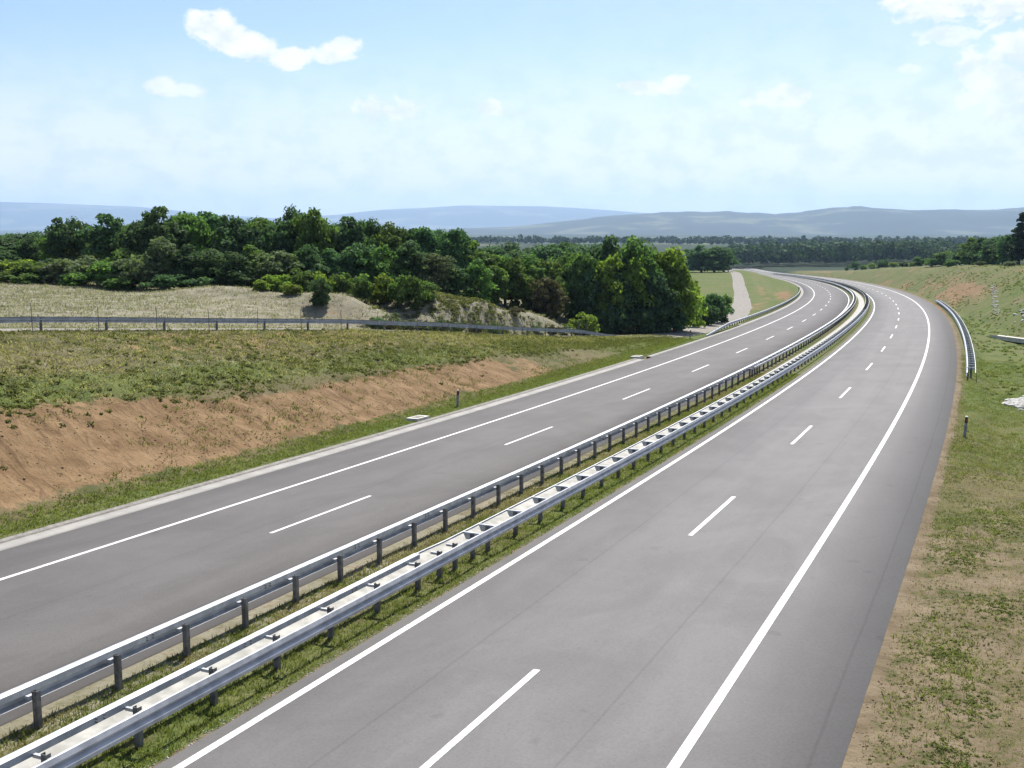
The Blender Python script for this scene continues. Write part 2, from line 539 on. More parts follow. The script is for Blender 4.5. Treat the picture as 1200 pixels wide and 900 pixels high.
def m_ground():
    m, N, p = new_mat('ground_cover')
    uv = uvso(N)
    pos = N.new('ShaderNodeNewGeometry').outputs['Position']
    bare, lush, dry, field, red = (N.attr(k) for k in ('bare', 'lush', 'dry', 'field', 'red'))
    n_f = N.noise(pos, 5.5, 5, 0.7)
    n_m = N.noise(pos, 0.9, 5, 0.65)
    n_l = N.noise(pos, 0.13, 4, 0.6)
    grass = N.mix(N.ramp(n_m, 0.32, 0.68), (0.058, 0.070, 0.022), (0.128, 0.112, 0.052))
    grass = N.mix(N.math('MULTIPLY', N.ramp(n_l, 0.38, 0.62), 0.6), grass, (0.140, 0.108, 0.060))
    lushc = N.mix(N.ramp(n_m, 0.3, 0.7), (0.052, 0.084, 0.018), (0.104, 0.126, 0.034))
    lushc = N.mix(N.math('MULTIPLY', N.ramp(n_l, 0.42, 0.62), 0.6), lushc, (0.115, 0.112, 0.045))
    dryc = N.mix(N.ramp(n_m, 0.3, 0.7), (0.150, 0.135, 0.085), (0.245, 0.230, 0.170))
    rot = N.new('ShaderNodeMapping')
    N.put(rot.inputs['Vector'], uv)
    rot.inputs['Rotation'].default_value = (0, 0, R(-24))
    rill = N.noise(N.scalev(rot.outputs[0], (1.5, 0.30, 1)), 1.0, 6, 0.68, 1.2)
    soil = N.mix(N.ramp(n_m, 0.3, 0.72), (0.110, 0.083, 0.048), (0.190, 0.150, 0.098))
    soil = N.mix(red, soil, N.mix(N.ramp(n_m, 0.3, 0.72), (0.138, 0.086, 0.041), (0.232, 0.154, 0.082)))
    rillm = N.math('MULTIPLY', N.ramp(rill, 0.47, 0.36), N.math('MULTIPLY', red, 0.65))
    soil = N.mix(rillm, soil, (0.095, 0.056, 0.030))
    jit = N.math('ADD', N.math('MULTIPLY', N.math('SUBTRACT', n_m, 0.5), 1.5), N.math('MULTIPLY', N.math('SUBTRACT', n_f, 0.5), 1.6))
    c = N.mix(N.ramp(N.math('ADD', lush, jit), 0.3, 0.7), grass, lushc)
    c = N.mix(N.ramp(N.math('ADD', dry, N.math('MULTIPLY', jit, 0.6)), 0.3, 0.7), c, dryc)
    c = N.mix(N.ramp(N.math('ADD', bare, N.math('MULTIPLY', jit, 0.9)), 0.35, 0.65), c, soil)
    # clods, stubble: fine dark and light flecks
    c = N.mix(N.math('MULTIPLY', N.ramp(n_f, 0.60, 0.80), 0.30), c, N.mix(1.0, c, (1.55, 1.5, 1.4), 'MULTIPLY'))
    c = N.mix(N.math('MULTIPLY', N.ramp(n_f, 0.46, 0.30), 0.62), c, N.mix(1.0, c, (0.45, 0.5, 0.45), 'MULTIPLY'))
    # farmland of the valley: fields between woods
    vor = N.new('ShaderNodeTexVoronoi', feature='F1')
    wob = N.new('ShaderNodeTexNoise')
    N.put(wob.inputs['Vector'], pos)
    wob.inputs['Scale'].default_value = 0.002
    mv = N.new('ShaderNodeVectorMath', operation='MULTIPLY_ADD')
    N.put(mv.inputs[0], wob.outputs['Color'])
    mv.inputs[1].default_value = (300, 300, 0)
    N.put(mv.inputs[2], N.scalev(pos, (1, 1, 0)))
    N.put(vor.inputs['Vector'], mv.outputs[0])
    vor.inputs['Scale'].default_value = 0.0034
    sv = N.new('ShaderNodeSeparateColor')
    N.put(sv.inputs[0], vor.outputs['Color'])
    fc = N.mix(N.ramp(sv.outputs[0], 0.3, 0.8, False), (0.060, 0.095, 0.030), (0.150, 0.145, 0.075))
    fc = N.mix(N.ramp(sv.outputs[1], 0.55, 0.6), fc, (0.020, 0.034, 0.016))
    wn = N.noise(pos, 0.0016, 5, 0.6)
    fc = N.mix(N.ramp(wn, 0.40, 0.46), fc, (0.018, 0.032, 0.015))
    c = N.mix(N.ramp(field, 0.3, 0.7), c, fc)
    N.put(p.inputs['Base Color'], c)
    hgt = N.math('ADD', N.math('MULTIPLY', n_f, 0.6), N.math('MULTIPLY', N.math('MULTIPLY', rill, N.math('MULTIPLY', bare, red)), 1.6))
    N.put(p.inputs['Normal'], N.bump(hgt, 0.8, 0.12))
    p.inputs['Roughness'].default_value = 0.95
    p.inputs['Specular IOR Level'].default_value = 0.1
    return m


def m_leaf(name, c0, c1, trans=0.3):
    m = bpy.data.materials.new(name)
    m.use_nodes = True
    N = Nodes(m.node_tree)
    N.n.clear()
    out = N.new('ShaderNodeOutputMaterial')
    inf = N.new('ShaderNodeObjectInfo')
    pos = N.new('ShaderNodeNewGeometry')
    n = N.noise(pos.outputs['Position'], 1.1, 3, 0.6)
    f = N.math('ADD', N.math('MULTIPLY', pos.outputs['Random Per Island'], 0.55), N.math('MULTIPLY', n, 0.45))
    c = N.mix(N.ramp(f, 0.2, 0.8, False), c0, c1)
    hs = N.new('ShaderNodeHueSaturation')
    N.put(hs.inputs['Hue'], N.math('MULTIPLY_ADD', inf.outputs['Random'], 0.035, 0.482))
    N.put(hs.inputs['Value'], N.math('MULTIPLY_ADD', inf.outputs['Random'], 0.5, 0.75))
    N.put(hs.inputs['Color'], c)
    d = N.new('ShaderNodeBsdfPrincipled')
    d.inputs['Roughness'].default_value = 0.75
    d.inputs['Specular IOR Level'].default_value = 0.08
    N.put(d.inputs['Base Color'], hs.outputs[0])
    t = N.new('ShaderNodeBsdfTranslucent')
    N.put(t.inputs['Color'], N.mix(1.0, hs.outputs[0], (1.25, 1.45, 0.75), 'MULTIPLY'))
    mx = N.new('ShaderNodeMixShader')
    mx.inputs[0].default_value = trans
    N.l.new(d.outputs[0], mx.inputs[1])
    N.l.new(t.outputs[0], mx.inputs[2])
    N.l.new(mx.outputs[0], out.inputs['Surface'])
    return m


M = dict(
    asphalt_dark=m_asphalt('asphalt_newer', (0.084, 0.0785, 0.075), (0.108, 0.1015, 0.097)),
    asphalt_pale=m_asphalt('asphalt_paler', (0.118, 0.1135, 0.109), (0.148, 0.143, 0.137), (7.5, 8.6, (0.106, 0.102, 0.099), 0.7)),
    paint=m_paint('road_paint'),
    concrete=m_simple('concrete', (0.25, 0.24, 0.22), (0.31, 0.30, 0.275), 1.2, 0.9, bump=0.3),
    kerb=m_simple('kerb_concrete', (0.15, 0.14, 0.125), (0.24, 0.225, 0.20), 5.0, 0.9, bump=0.3),
    channel=m_simple('pale_concrete', (0.27, 0.265, 0.235), (0.40, 0.39, 0.35), 2.0, 0.9),
    slab=m_simple('bleached_concrete', (0.40, 0.385, 0.33), (0.55, 0.53, 0.46), 3.0, 0.9),
    gravel=m_simple('gravel', (0.155, 0.14, 0.118), (0.235, 0.218, 0.19), 2.2, 0.95, bump=0.5, detail=8),
    ground=m_ground(),
    steel=m_simple('galvanised_steel', (0.36, 0.375, 0.395), (0.50, 0.515, 0.535), 2.5, 0.5, 0.22, spec=0.4),
    post=m_simple('weathered_steel', (0.10, 0.098, 0.093), (0.20, 0.195, 0.185), 6.0, 0.65, 0.2, spec=0.3),
    wire=m_simple('fence_wire', (0.20, 0.20, 0.20), (0.30, 0.30, 0.30), 4.0, 0.6, 0.4),
    bark=m_simple('bark', (0.045, 0.036, 0.026), (0.085, 0.070, 0.052), 5.0, 0.95, bump=0.6),
    plastic=m_simple('white_plastic', (0.20, 0.20, 0.19), (0.30, 0.30, 0.285), 8.0, 0.5),
    black=m_simple('black_plastic', (0.015, 0.015, 0.016), (0.025, 0.025, 0.025), 8.0, 0.5),
    red=m_simple('reflector', (0.35, 0.05, 0.03), (0.45, 0.07, 0.04), 8.0, 0.3),
    clod=m_simple('earth_clod', (0.16, 0.108, 0.060), (0.27, 0.195, 0.12), 2.0, 0.95),
    stone=m_simple('pale_stone', (0.26, 0.255, 0.23), (0.46, 0.45, 0.41), 3.0, 0.9, bump=0.5),
    leaf_dark=m_leaf('leaf_dark', (0.040, 0.082, 0.037), (0.108, 0.178, 0.076), 0.36),
    leaf_mid=m_leaf('leaf_mid', (0.054, 0.104, 0.028), (0.150, 0.222, 0.062), 0.40),
    leaf_bright=m_leaf('leaf_bright', (0.095, 0.155, 0.024), (0.240, 0.300, 0.060), 0.45),
    leaf_grey=m_leaf('leaf_grey', (0.070, 0.098, 0.044), (0.175, 0.210, 0.105), 0.32),
    leaf_brown=m_leaf('leaf_brown', (0.055, 0.052, 0.024), (0.130, 0.115, 0.055), 0.25),
    leaf_needle=m_leaf('leaf_needle', (0.014, 0.032, 0.017), (0.040, 0.068, 0.034), 0.15),
    blade=m_leaf('grass_blade', (0.072, 0.092, 0.022), (0.185, 0.185, 0.068), 0.5),
    weed=m_leaf('weed_leaf', (0.078, 0.098, 0.032), (0.185, 0.190, 0.080), 0.5),
    straw=m_leaf('straw_blade', (0.150, 0.125, 0.062), (0.290, 0.250, 0.150), 0.5),
    hay=m_leaf('hay_blade', (0.170, 0.160, 0.110), (0.310, 0.290, 0.220), 0.4),
    forest=m_leaf('forest_leaf', (0.016, 0.036, 0.016), (0.060, 0.088, 0.032), 0.2),
)


def m_hill(name, c0, c1):
    m, N, p = new_mat(name)
    pos = N.new('ShaderNodeNewGeometry').outputs['Position']
    n = N.noise(pos, 0.0011, 6, 0.65)
    n2 = N.noise(pos, 0.004, 5, 0.6)
    c = N.mix(N.ramp(n, 0.52, 0.60), c0, c1)
    c = N.mix(N.math('MULTIPLY', N.ramp(n2, 0.4, 0.7), 0.5), c, N.mix(1.0, c, (0.6, 0.62, 0.6), 'MULTIPLY'))
    N.put(p.inputs['Base Color'], c)
    p.inputs['Roughness'].default_value = 1.0
    return m


M['hill'] = m_hill('wooded_hill', (0.016, 0.028, 0.014), (0.095, 0.105, 0.055))

# ------------------------------------------------------------------ the ground
def ground_masks(x, y, s, o):
    oc = np.interp(s, S_CREST, O_CREST)
    toe = -17.2
    t = (toe - o) / (toe - oc)
    left = o < -15.6
    nl = fbm(s * 0.09, o * 0.15, 4, 71)
    # bare cut soil on the lower half of the left slope, gone where the slope dies out
    bare = sstep(0.00, 0.10, t + 0.10 * nl) * sstep(0.40, 0.30, t + 0.30 * nl) * sstep(88, 60, s + 40 * nl)
    bare = np.where(left, bare, 0)
    bare = np.maximum(bare, np.where(left, 0.45 * sstep(0.5, 0.8, t) * sstep(1, .9, t) * (nl > 0.05), 0))
    lush = np.where(left, sstep(0.06, -0.06, t) * 0.95, 0)
    lush = np.maximum(lush, np.where(left & (t > 0.3) & (t < 0.62), 0.65 * sstep(0.30, 0.42, t) * sstep(0.68, 0.5, t), 0))
    lush = np.maximum(lush, np.where(left & (t < 1.0), sstep(72, 96, s) * 0.75, 0))
    dry = np.where(left & (t > 1.0), sstep(1.0, 1.2, t), 0) * sstep(150, 112, y) * sstep(16, 6, x)
    dry = dry * (1 - 0.55 * np.clip(np.exp(-((x - 0) / 10) ** 2 - ((y - 106) / 7) ** 2), 0, 1) * 0.6)
    dry = np.where(left & (t > 0.55) & (t <= 1.0), np.maximum(dry, 0.30), dry)
    lush = np.maximum(lush, np.where(left & (y > 150), 0.9, 0))
    # spoil heaps: reddish and scrubby
    heap = np.exp(-((x + 14) / 5) ** 2 - ((y - 93) / 3) ** 2) + 0.7 * np.exp(-((x - 6) / 9) ** 2 - ((y - 103) / 5) ** 2)
    bare = np.maximum(bare, np.where(left & (t > 1), np.clip(heap, 0, 1) * 0.36, 0))
    bare = np.maximum(bare, np.clip(np.exp(-((o + 20) / 3.2) ** 2 - ((s - 245) / 60) ** 2) * (0.6 + 2.6 * fbm(s * 0.05, o * 0.4, 4, 77)), 0, 1))
    # right verge
    right = o > 9.9
    nr = fbm(s * 0.12, o * 0.25, 4, 81)
    b2 = np.where(right, sstep(10.55, 10.2, o + 0.3 * nr) * 0.95, 0)
    b2 = np.maximum(b2, np.where(right, 0.60 * sstep(36, 18, s + 30 * nr), 0))
    nb = fbm(s * 0.06, o * 0.30, 5, 83)
    b2 = np.maximum(b2, np.where(right, np.clip(np.exp(-((s - 225 + 5 * (o - 15)) / 52) ** 2 - ((o - 16.0) / 5.5) ** 2) * (0.5 + 2.2 * nb), 0, 1), 0))
    b2 = np.maximum(b2, np.where(right & (s > 150), np.clip(0.10 + 2.4 * nb, 0, 0.55), 0))
    b2 = np.maximum(b2, np.where(right, np.exp(-((s - 110) / 14) ** 2 - ((o - 17.0) / 3) ** 2) * 0.5, 0))
    bare = np.maximum(bare, b2)
    lush = np.maximum(lush, np.where(right, (sstep(24, 60, s) * sstep(200, 150, s) * 0.8 + 0.55 * sstep(150, 200, s)) * sstep(10.4, 10.8, o), 0))
    dry = np.maximum(dry, np.where(right, 0.42 * sstep(45, 20, s + 12 * nr), 0))
    # median
    med = (o > -4.4) & (o < -0.3)
    bm = np.where(med, 0.35 * sstep(-3.3, -3.9, o + 0.3 * nr) * sstep(90, 15, s), 0)
    bm = np.maximum(bm, np.where(med, sstep(-0.55, -0.42, o + 0.1 * nr) * 0.8, 0))
    bare = np.maximum(bare, bm)
    lush = np.maximum(lush, np.where(med, 0.45 + 0.9 * nr + 0.3 * sstep(-1.6, -0.9, o), 0))
    dry = np.where(med, (0.2 + 0.5 * sstep(-2.9, -3.6, o)) * sstep(75, 15, s), dry)
    red = np.where(left, np.where(s > 150, 1.0, sstep(100, 70, s)), np.where(right, sstep(150, 190, s) * 0.9, 0.1))
    field = sstep(420, 520, np.hypot(x, y)) * (1 - np.where((o > -40) & (o < 60), sstep(900, 600, s), 0))
    return dict(bare=np.clip(bare, 0, 1), lush=np.clip(lush, 0, 1), dry=np.clip(dry, 0, 1), field=np.clip(field, 0, 1), red=np.clip(red, 0, 1))


def build_ground():
    # a strip that follows the motorway closely, with rows and columns where its edges are ...
    ss = np.concatenate([np.arange(-60, -4, 2.0), np.arange(-4, 70, 0.3), np.arange(70, 160, 0.7), np.arange(160, 400, 2.0), np.arange(400, 1001, 6.0)])
    oo = np.concatenate([np.arange(-120, -56, 4.0), np.arange(-56, -34, 1.0), np.arange(-34, -16.2, 0.3), [-16.2, -15.95, -15.75, -15.7, -15.55, -14.6, -14.4, -9, -4.45, -4.3, -4.22],
                         np.arange(-4.1, -0.5, 0.15), [-0.45, -0.38, -0.25, -0.1, 0.2, 5, 9.7, 9.9, 9.98, 10.03, 10.1, 10.2, 10.35, 10.5], np.arange(10.7, 24, 0.3), np.arange(24, 50, 1.0), np.arange(50, 84, 4.0)])
    S, O = np.meshgrid(ss, oo, indexing='ij')
    x, y = so2xy(S, O)
    z = terrain(x, y, S, O)
    z = z - 0.10 * ((O > -15.62) & (O < -4.27)) - 0.10 * ((O > -0.33) & (O < 9.93))
    edge = np.exp(-((O - 10.05) / 0.12) ** 2) * 0.05 * (fbm(S * 1.6, O * 2, 3, 91) + 0.1)
    z = z + np.clip(edge, 0, 1)
    at = {k: v.ravel() for k, v in ground_masks(x.ravel(), y.ravel(), S.ravel(), O.ravel()).items()}
    g = mesh_obj('ground', np.stack([x, y, z], -1).reshape(-1, 3), grid_faces(len(ss), len(oo))[:, ::-1].copy(), M['ground'],
                 uv=np.stack([S, O], -1).reshape(-1, 2), attrs=at, smooth=True)
    g['kind'] = 'structure'
    # ... and the land around it out to the horizon
    rr = np.concatenate([[3.0], np.geomspace(8, 45000, 420)])
    aa = np.concatenate([np.linspace(-180, -50, 66)[:-1], np.linspace(-50, 50, 400), np.linspace(50, 180, 66)[1:]])
    A, RR = np.meshgrid(np.radians(aa), rr, indexing='ij')
    x, y = RR * np.sin(A), RR * np.cos(A)
    s, o = xy2so(x, y)
    z = terrain(x, y, s, o).ravel()
    inside = sstep(-60, -48, s) * sstep(1000, 985, s) * sstep(-120, -108, o) * sstep(80, 70, o)
    z = z - 0.03 - 2.5 * inside
    at = ground_masks(x.ravel(), y.ravel(), s, o)
    g2 = mesh_obj('terrain', np.stack([x.ravel(), y.ravel(), z], -1), grid_faces(len(aa), len(rr))[:, ::-1].copy(), M['ground'],
                  uv=np.stack([s, o], -1), attrs=at, smooth=True)
    g2['kind'] = 'structure'


build_ground()

# ------------------------------------------------------------------ the two carriageways and their paint
S_ROAD = np.concatenate([np.arange(-40, 120, 1.0), np.arange(120, 400, 2.0), np.arange(400, 1001, 4.0)])


def build_roads():
    left = ribbon('road', S_ROAD, [-14.72, -14.719, -12, -8.4, -4.241, -4.24], [-0.12, 0, 0, 0, 0, -0.12], M['asphalt_dark'], kind='structure')
    right = ribbon('road', S_ROAD, [-0.401, -0.4, 3.7, 7.5, 10.02, 10.021], [-0.12, 0, 0, 0, 0, -0.12], M['asphalt_pale'], kind='structure')

    def line(o, w, par):
        ribbon('edge_line', S_ROAD, [o - w / 2, o + w / 2], 0.006, M['paint'], par)

    line(-12.17, 0.17, left)
    line(-4.66, 0.17, left)
    line(0.0, 0.175, right)
    line(7.52, 0.19, right)

    def dashes(o, start, step, length, w, par):
        vs_, fs, uv = [], [], []
        k = -3
        while start + k * step < 960:
            a = start + k * step
            k += 1
            ss = np.linspace(a, a + length, 5)
            S, O = np.meshgrid(ss, [o - w / 2, o + w / 2], indexing='ij')
            x, y, z = road_z(S, O, 0.006)
            b = len(vs_)
            vs_ += list(np.stack([x, y, z], -1).reshape(-1, 3))
            uv += list(np.stack([S, O], -1).reshape(-1, 2))
            fs.append(grid_faces(5, 2)[:, ::-1] + b)
        mesh_obj('lane_marking', np.array(vs_), np.concatenate(fs), M['paint'], par, uv=np.array(uv))

    dashes(3.77, 7.25, 17.95, 6.0, 0.15, right)
    dashes(-8.44, 21.05, 18.0, 6.0, 0.14, left)

    # concrete gutter and kerb on the left side; further on only a kerb stone
    sg = S_ROAD[(S_ROAD <= 85)]
    g = ribbon('gutter', sg, [-15.36, -15.359, -15.05, -14.75, -14.749], [-0.1, 0.03, -0.015, 0.004, -0.1], M['concrete'], kind='structure')
    ribbon('kerb', sg, [-15.72, -15.719, -15.37, -15.369], [-0.12, 0.07, 0.06, -0.12], M['kerb'], kind='structure')
    sk = S_ROAD[(S_ROAD >= 139)]
    ribbon('gutter', sk, [-15.46, -15.459, -15.3, -15.18, -15.179], [-0.1, 0.05, 0.02, 0.02, -0.1], M['concrete'], kind='structure')
    sk = S_ROAD[(S_ROAD >= 87)]
    ribbon('kerb', sk, [-15.16, -15.159, -14.80, -14.799], [-0.12, 0.09, 0.08, -0.12], M['concrete'], kind='structure')
    # the drainage channel in the median
    ribbon('drainage_channel', S_ROAD, [-2.80, -2.799, -2.55, -2.25, -1.95, -1.76, -1.759], [-0.1, 0.06, 0.05, -0.02, 0.04, 0.05, -0.1], M['channel'], kind='structure')


build_roads()


def build_service_road():
    pts = [(-60, None), (36, None), (60, None), (80, None), (95, None)]
    so = []
    for s, _ in pts:
        so.append((s, float(np.interp(s, S_CREST, O_CREST)) - 2.3))
    so += [(104, -23.0), (112, -20.0), (120, -18.7), (135, -18.3), (149, -18.9), (167, -20.2), (185, -21.8), (210, -24.2), (234, -26.5), (265, -29.2), (299, -31.8), (340, -33.8), (376, -35.5), (453, -40), (520, -46), (620, -60)]
    so = np.array(so)
    s = np.concatenate([np.arange(-60, 240, 1.0), np.arange(240, 620, 3.0)])
    o = np.interp(s, so[:, 0], so[:, 1])
    ker = np.ones(9) / 9
    o = np.convolve(np.pad(o, 4, mode='edge'), ker, 'valid')
    offs = np.array([-1.9, -1.0, 0, 1.0, 1.9])
    cx, cy = so2xy(s, o)
    tx, ty = np.gradient(cx), np.gradient(cy)
    L = np.hypot(tx, ty)
    nx, ny = ty / L, -tx / L
    w = 1 + 0.12 * fbm(s * 0.2, s * 0, 3, 5) + 0.3 * sstep(98, 112, s) * sstep(215, 165, s)
    X = cx[:, None] + nx[:, None] * offs[None] * w[:, None]
    Y = cy[:, None] + ny[:, None] * offs[None] * w[:, None]
    Z = terrain(X, Y)
    Z = np.maximum(Z, Z[:, 2:3] - 0.1) + 0.07 - np.array([0.10, 0, 0, 0, 0.10])[None]
    r = mesh_obj('service_road', np.stack([X, Y, Z], -1).reshape(-1, 3), grid_faces(len(s), 5)[:, ::-1].copy(), M['gravel'],
                 uv=np.stack([np.repeat(s, 5), np.tile(offs, len(s))], -1))
    r['kind'] = 'structure'


build_service_road()

# ------------------------------------------------------------------ guard rails
W_PROF = [(0.0, 0.155), (0.022, 0.150), (0.075, 0.110), (0.083, 0.085), (0.075, 0.060), (0.012, 0.018), (0.012, -0.018), (0.075, -0.060), (0.083, -0.085), (0.075, -0.110), (0.022, -0.150), (0.0, -0.155)]


def wbeam(s0, s1, o, zc, side, zfun=None, depth=1.0, taper=None, prof=None):
    """corrugated steel beam from s0 to s1; side=+1 bulges to the right, -1 to the left. returns verts, faces"""
    if s0 < 120:
        ss = np.concatenate([np.arange(s0, min(s1, 120), 0.5), np.arange(max(s0, 120), s1, 2.0), [s1]])
    else:
        ss = np.concatenate([np.arange(s0, s1, 2.0), [s1]])
    ss = np.unique(ss)
    pr = [(d * depth * side, z) for d, z in W_PROF]
    th = 0.008
    pr = pr + [(d - th * side, z) for d, z in pr[::-1]]
    if prof: pr = list(prof)
    n = len(pr)
    oo = np.array([p[0] for p in pr])
    zz = np.array([p[1] for p in pr])
    ob = o(ss) if callable(o) else np.full(len(ss), o)
    S = np.repeat(ss[:, None], n, 1)
    O = ob[:, None] + oo[None]
    x, y = so2xy(S, O)
    zb = zfun(ss, ob) if zfun else None
    z = (base_plane(x, y) if zb is None else zb[:, None]) + zc + zz[None]
    if taper is not None:
        z = z - taper(ss)[:, None]
    v = np.stack([x, y, z], -1).reshape(-1, 3)
    i = np.arange(len(ss) - 1)[:, None] * n
    k = np.arange(n)[None]
    f = np.stack([i + k, i + (k + 1) % n, i + n + (k + 1) % n, i + n + k], -1).reshape(-1, 4)
    caps = [list(range(n - 1, -1, -1)), list(range((len(ss) - 1) * n, len(ss) * n))]
    faces = [tuple(q) for q in f] + [tuple(c) for c in caps]
    return v, faces


def add_post(mb, s, o, top, zg=None, a=0.05, b=0.06):
    """rolled steel channel post: web and two flanges"""
    c, t, r, u = frame(s, o)
    if zg is not None:
        c.z = zg
    lo, hi = -0.35, top
    mid, hh = (lo + hi) / 2, (hi - lo) / 2
    mb.box(c + u * mid - t * a, t, r, u, 0.004, b - 0.009, hh)
    mb.box(c + u * mid + r * (b - 0.004), t, r, u, a - 0.004, 0.004, hh)
    mb.box(c + u * mid - r * (b - 0.004), t, r, u, a - 0.004, 0.004, hh)


def barrier(name, label, group, rails, posts, post_o, post_top, spacer=None, zground=None):
    """rails: list of (verts, faces). posts: list of s"""
    s_first = posts[0]
    ob = post_o(s_first) if callable(post_o) else post_o
    c, *_ = frame(s_first, float(ob))
    root = empty(name, c)
    tag(root, label, 'guard rail', group)
    org = tuple(c)
    for v, f in rails:
        mesh_obj('rail', v, f, M['steel'], root, org)
    sp = sorted(posts, key=lambda q: abs(q - 5))
    near, far = sp[:92], sp[92:]

    def po(s):
        return float(post_o(s)) if callable(post_o) else post_o

    for s in near:
        mb = MB()
        add_post(mb, s, po(s), post_top(s) if callable(post_top) else post_top, zground(s, po(s)) if zground else None)
        p = mb.build('post', M['post'], root, org)
        if spacer and spacer(s):
            mb = MB()
            spacer(s)(mb)
            mb.build('spacer', M['steel'], p, org)
    if far:
        mb = MB()
        for s in far:
            add_post(mb, s, po(s), post_top(s) if callable(post_top) else post_top, zground(s, po(s)) if zground else None)
            if spacer and spacer(s):
                spacer(s)(mb)
        tag(mb.build('post', M['post'], root, org), kind='stuff')
    return root


# cross sections (offset from the beam's back face, height above ground), seen along the road
BOX_BACK = [(-0.17, 0.752), (-0.01, 0.745), (0.0, 0.738), (0.0, 0.615), (-0.012, 0.60), (-0.13, 0.545), (-0.13, 0.478), (-0.02, 0.458), (-0.02, 0.446), (-0.15, 0.448), (-0.185, 0.47), (-0.185, 0.735)]
BOX_TOP = [(-0.16, 0.752), (-0.01, 0.745), (0.0, 0.738), (0.0, 0.615), (-0.012, 0.607), (-0.16, 0.612), (-0.172, 0.625), (-0.172, 0.742)]
BOX_THIN = [(-0.02, 0.75), (0.02, 0.748), (0.02, 0.70), (-0.02, 0.70)]
BOX_LOW = [(-0.02, 0.74), (0.02, 0.738), (0.03, 0.62), (-0.02, 0.62)]
FACE = [(0.0, 0.752), (0.026, 0.752), (0.036, 0.745), (0.066, 0.655), (0.060, 0.645), (0.0, 0.612), (0.0, 0.585), (0.080, 0.535), (0.090, 0.522), (0.088, 0.452), (0.06, 0.435), (0.05, 0.437), (0.065, 0.52), (-0.012, 0.575), (-0.012, 0.62), (0.045, 0.655), (0.015, 0.735), (0.0, 0.742)]


def beam(profile, s0, s1, o):
    return wbeam(s0, s1, o, 0.0, 1, prof=profile)


def splices(root, o, ss, z):
    """where two lengths of beam are bolted together"""
    org = tuple(root.location)
    for s in ss:
        mb = MB()
        c, t, r, u = frame(float(s), o)
        for dt in (-0.09, 0.09):
            for dz in (-0.03, 0.03):
                mb.box(c + t * dt + u * (z + dz) + r * 0.002, t, r, u, 0.014, 0.008, 0.016)
        mb.build('splice_bolts', M['post'], root, org)


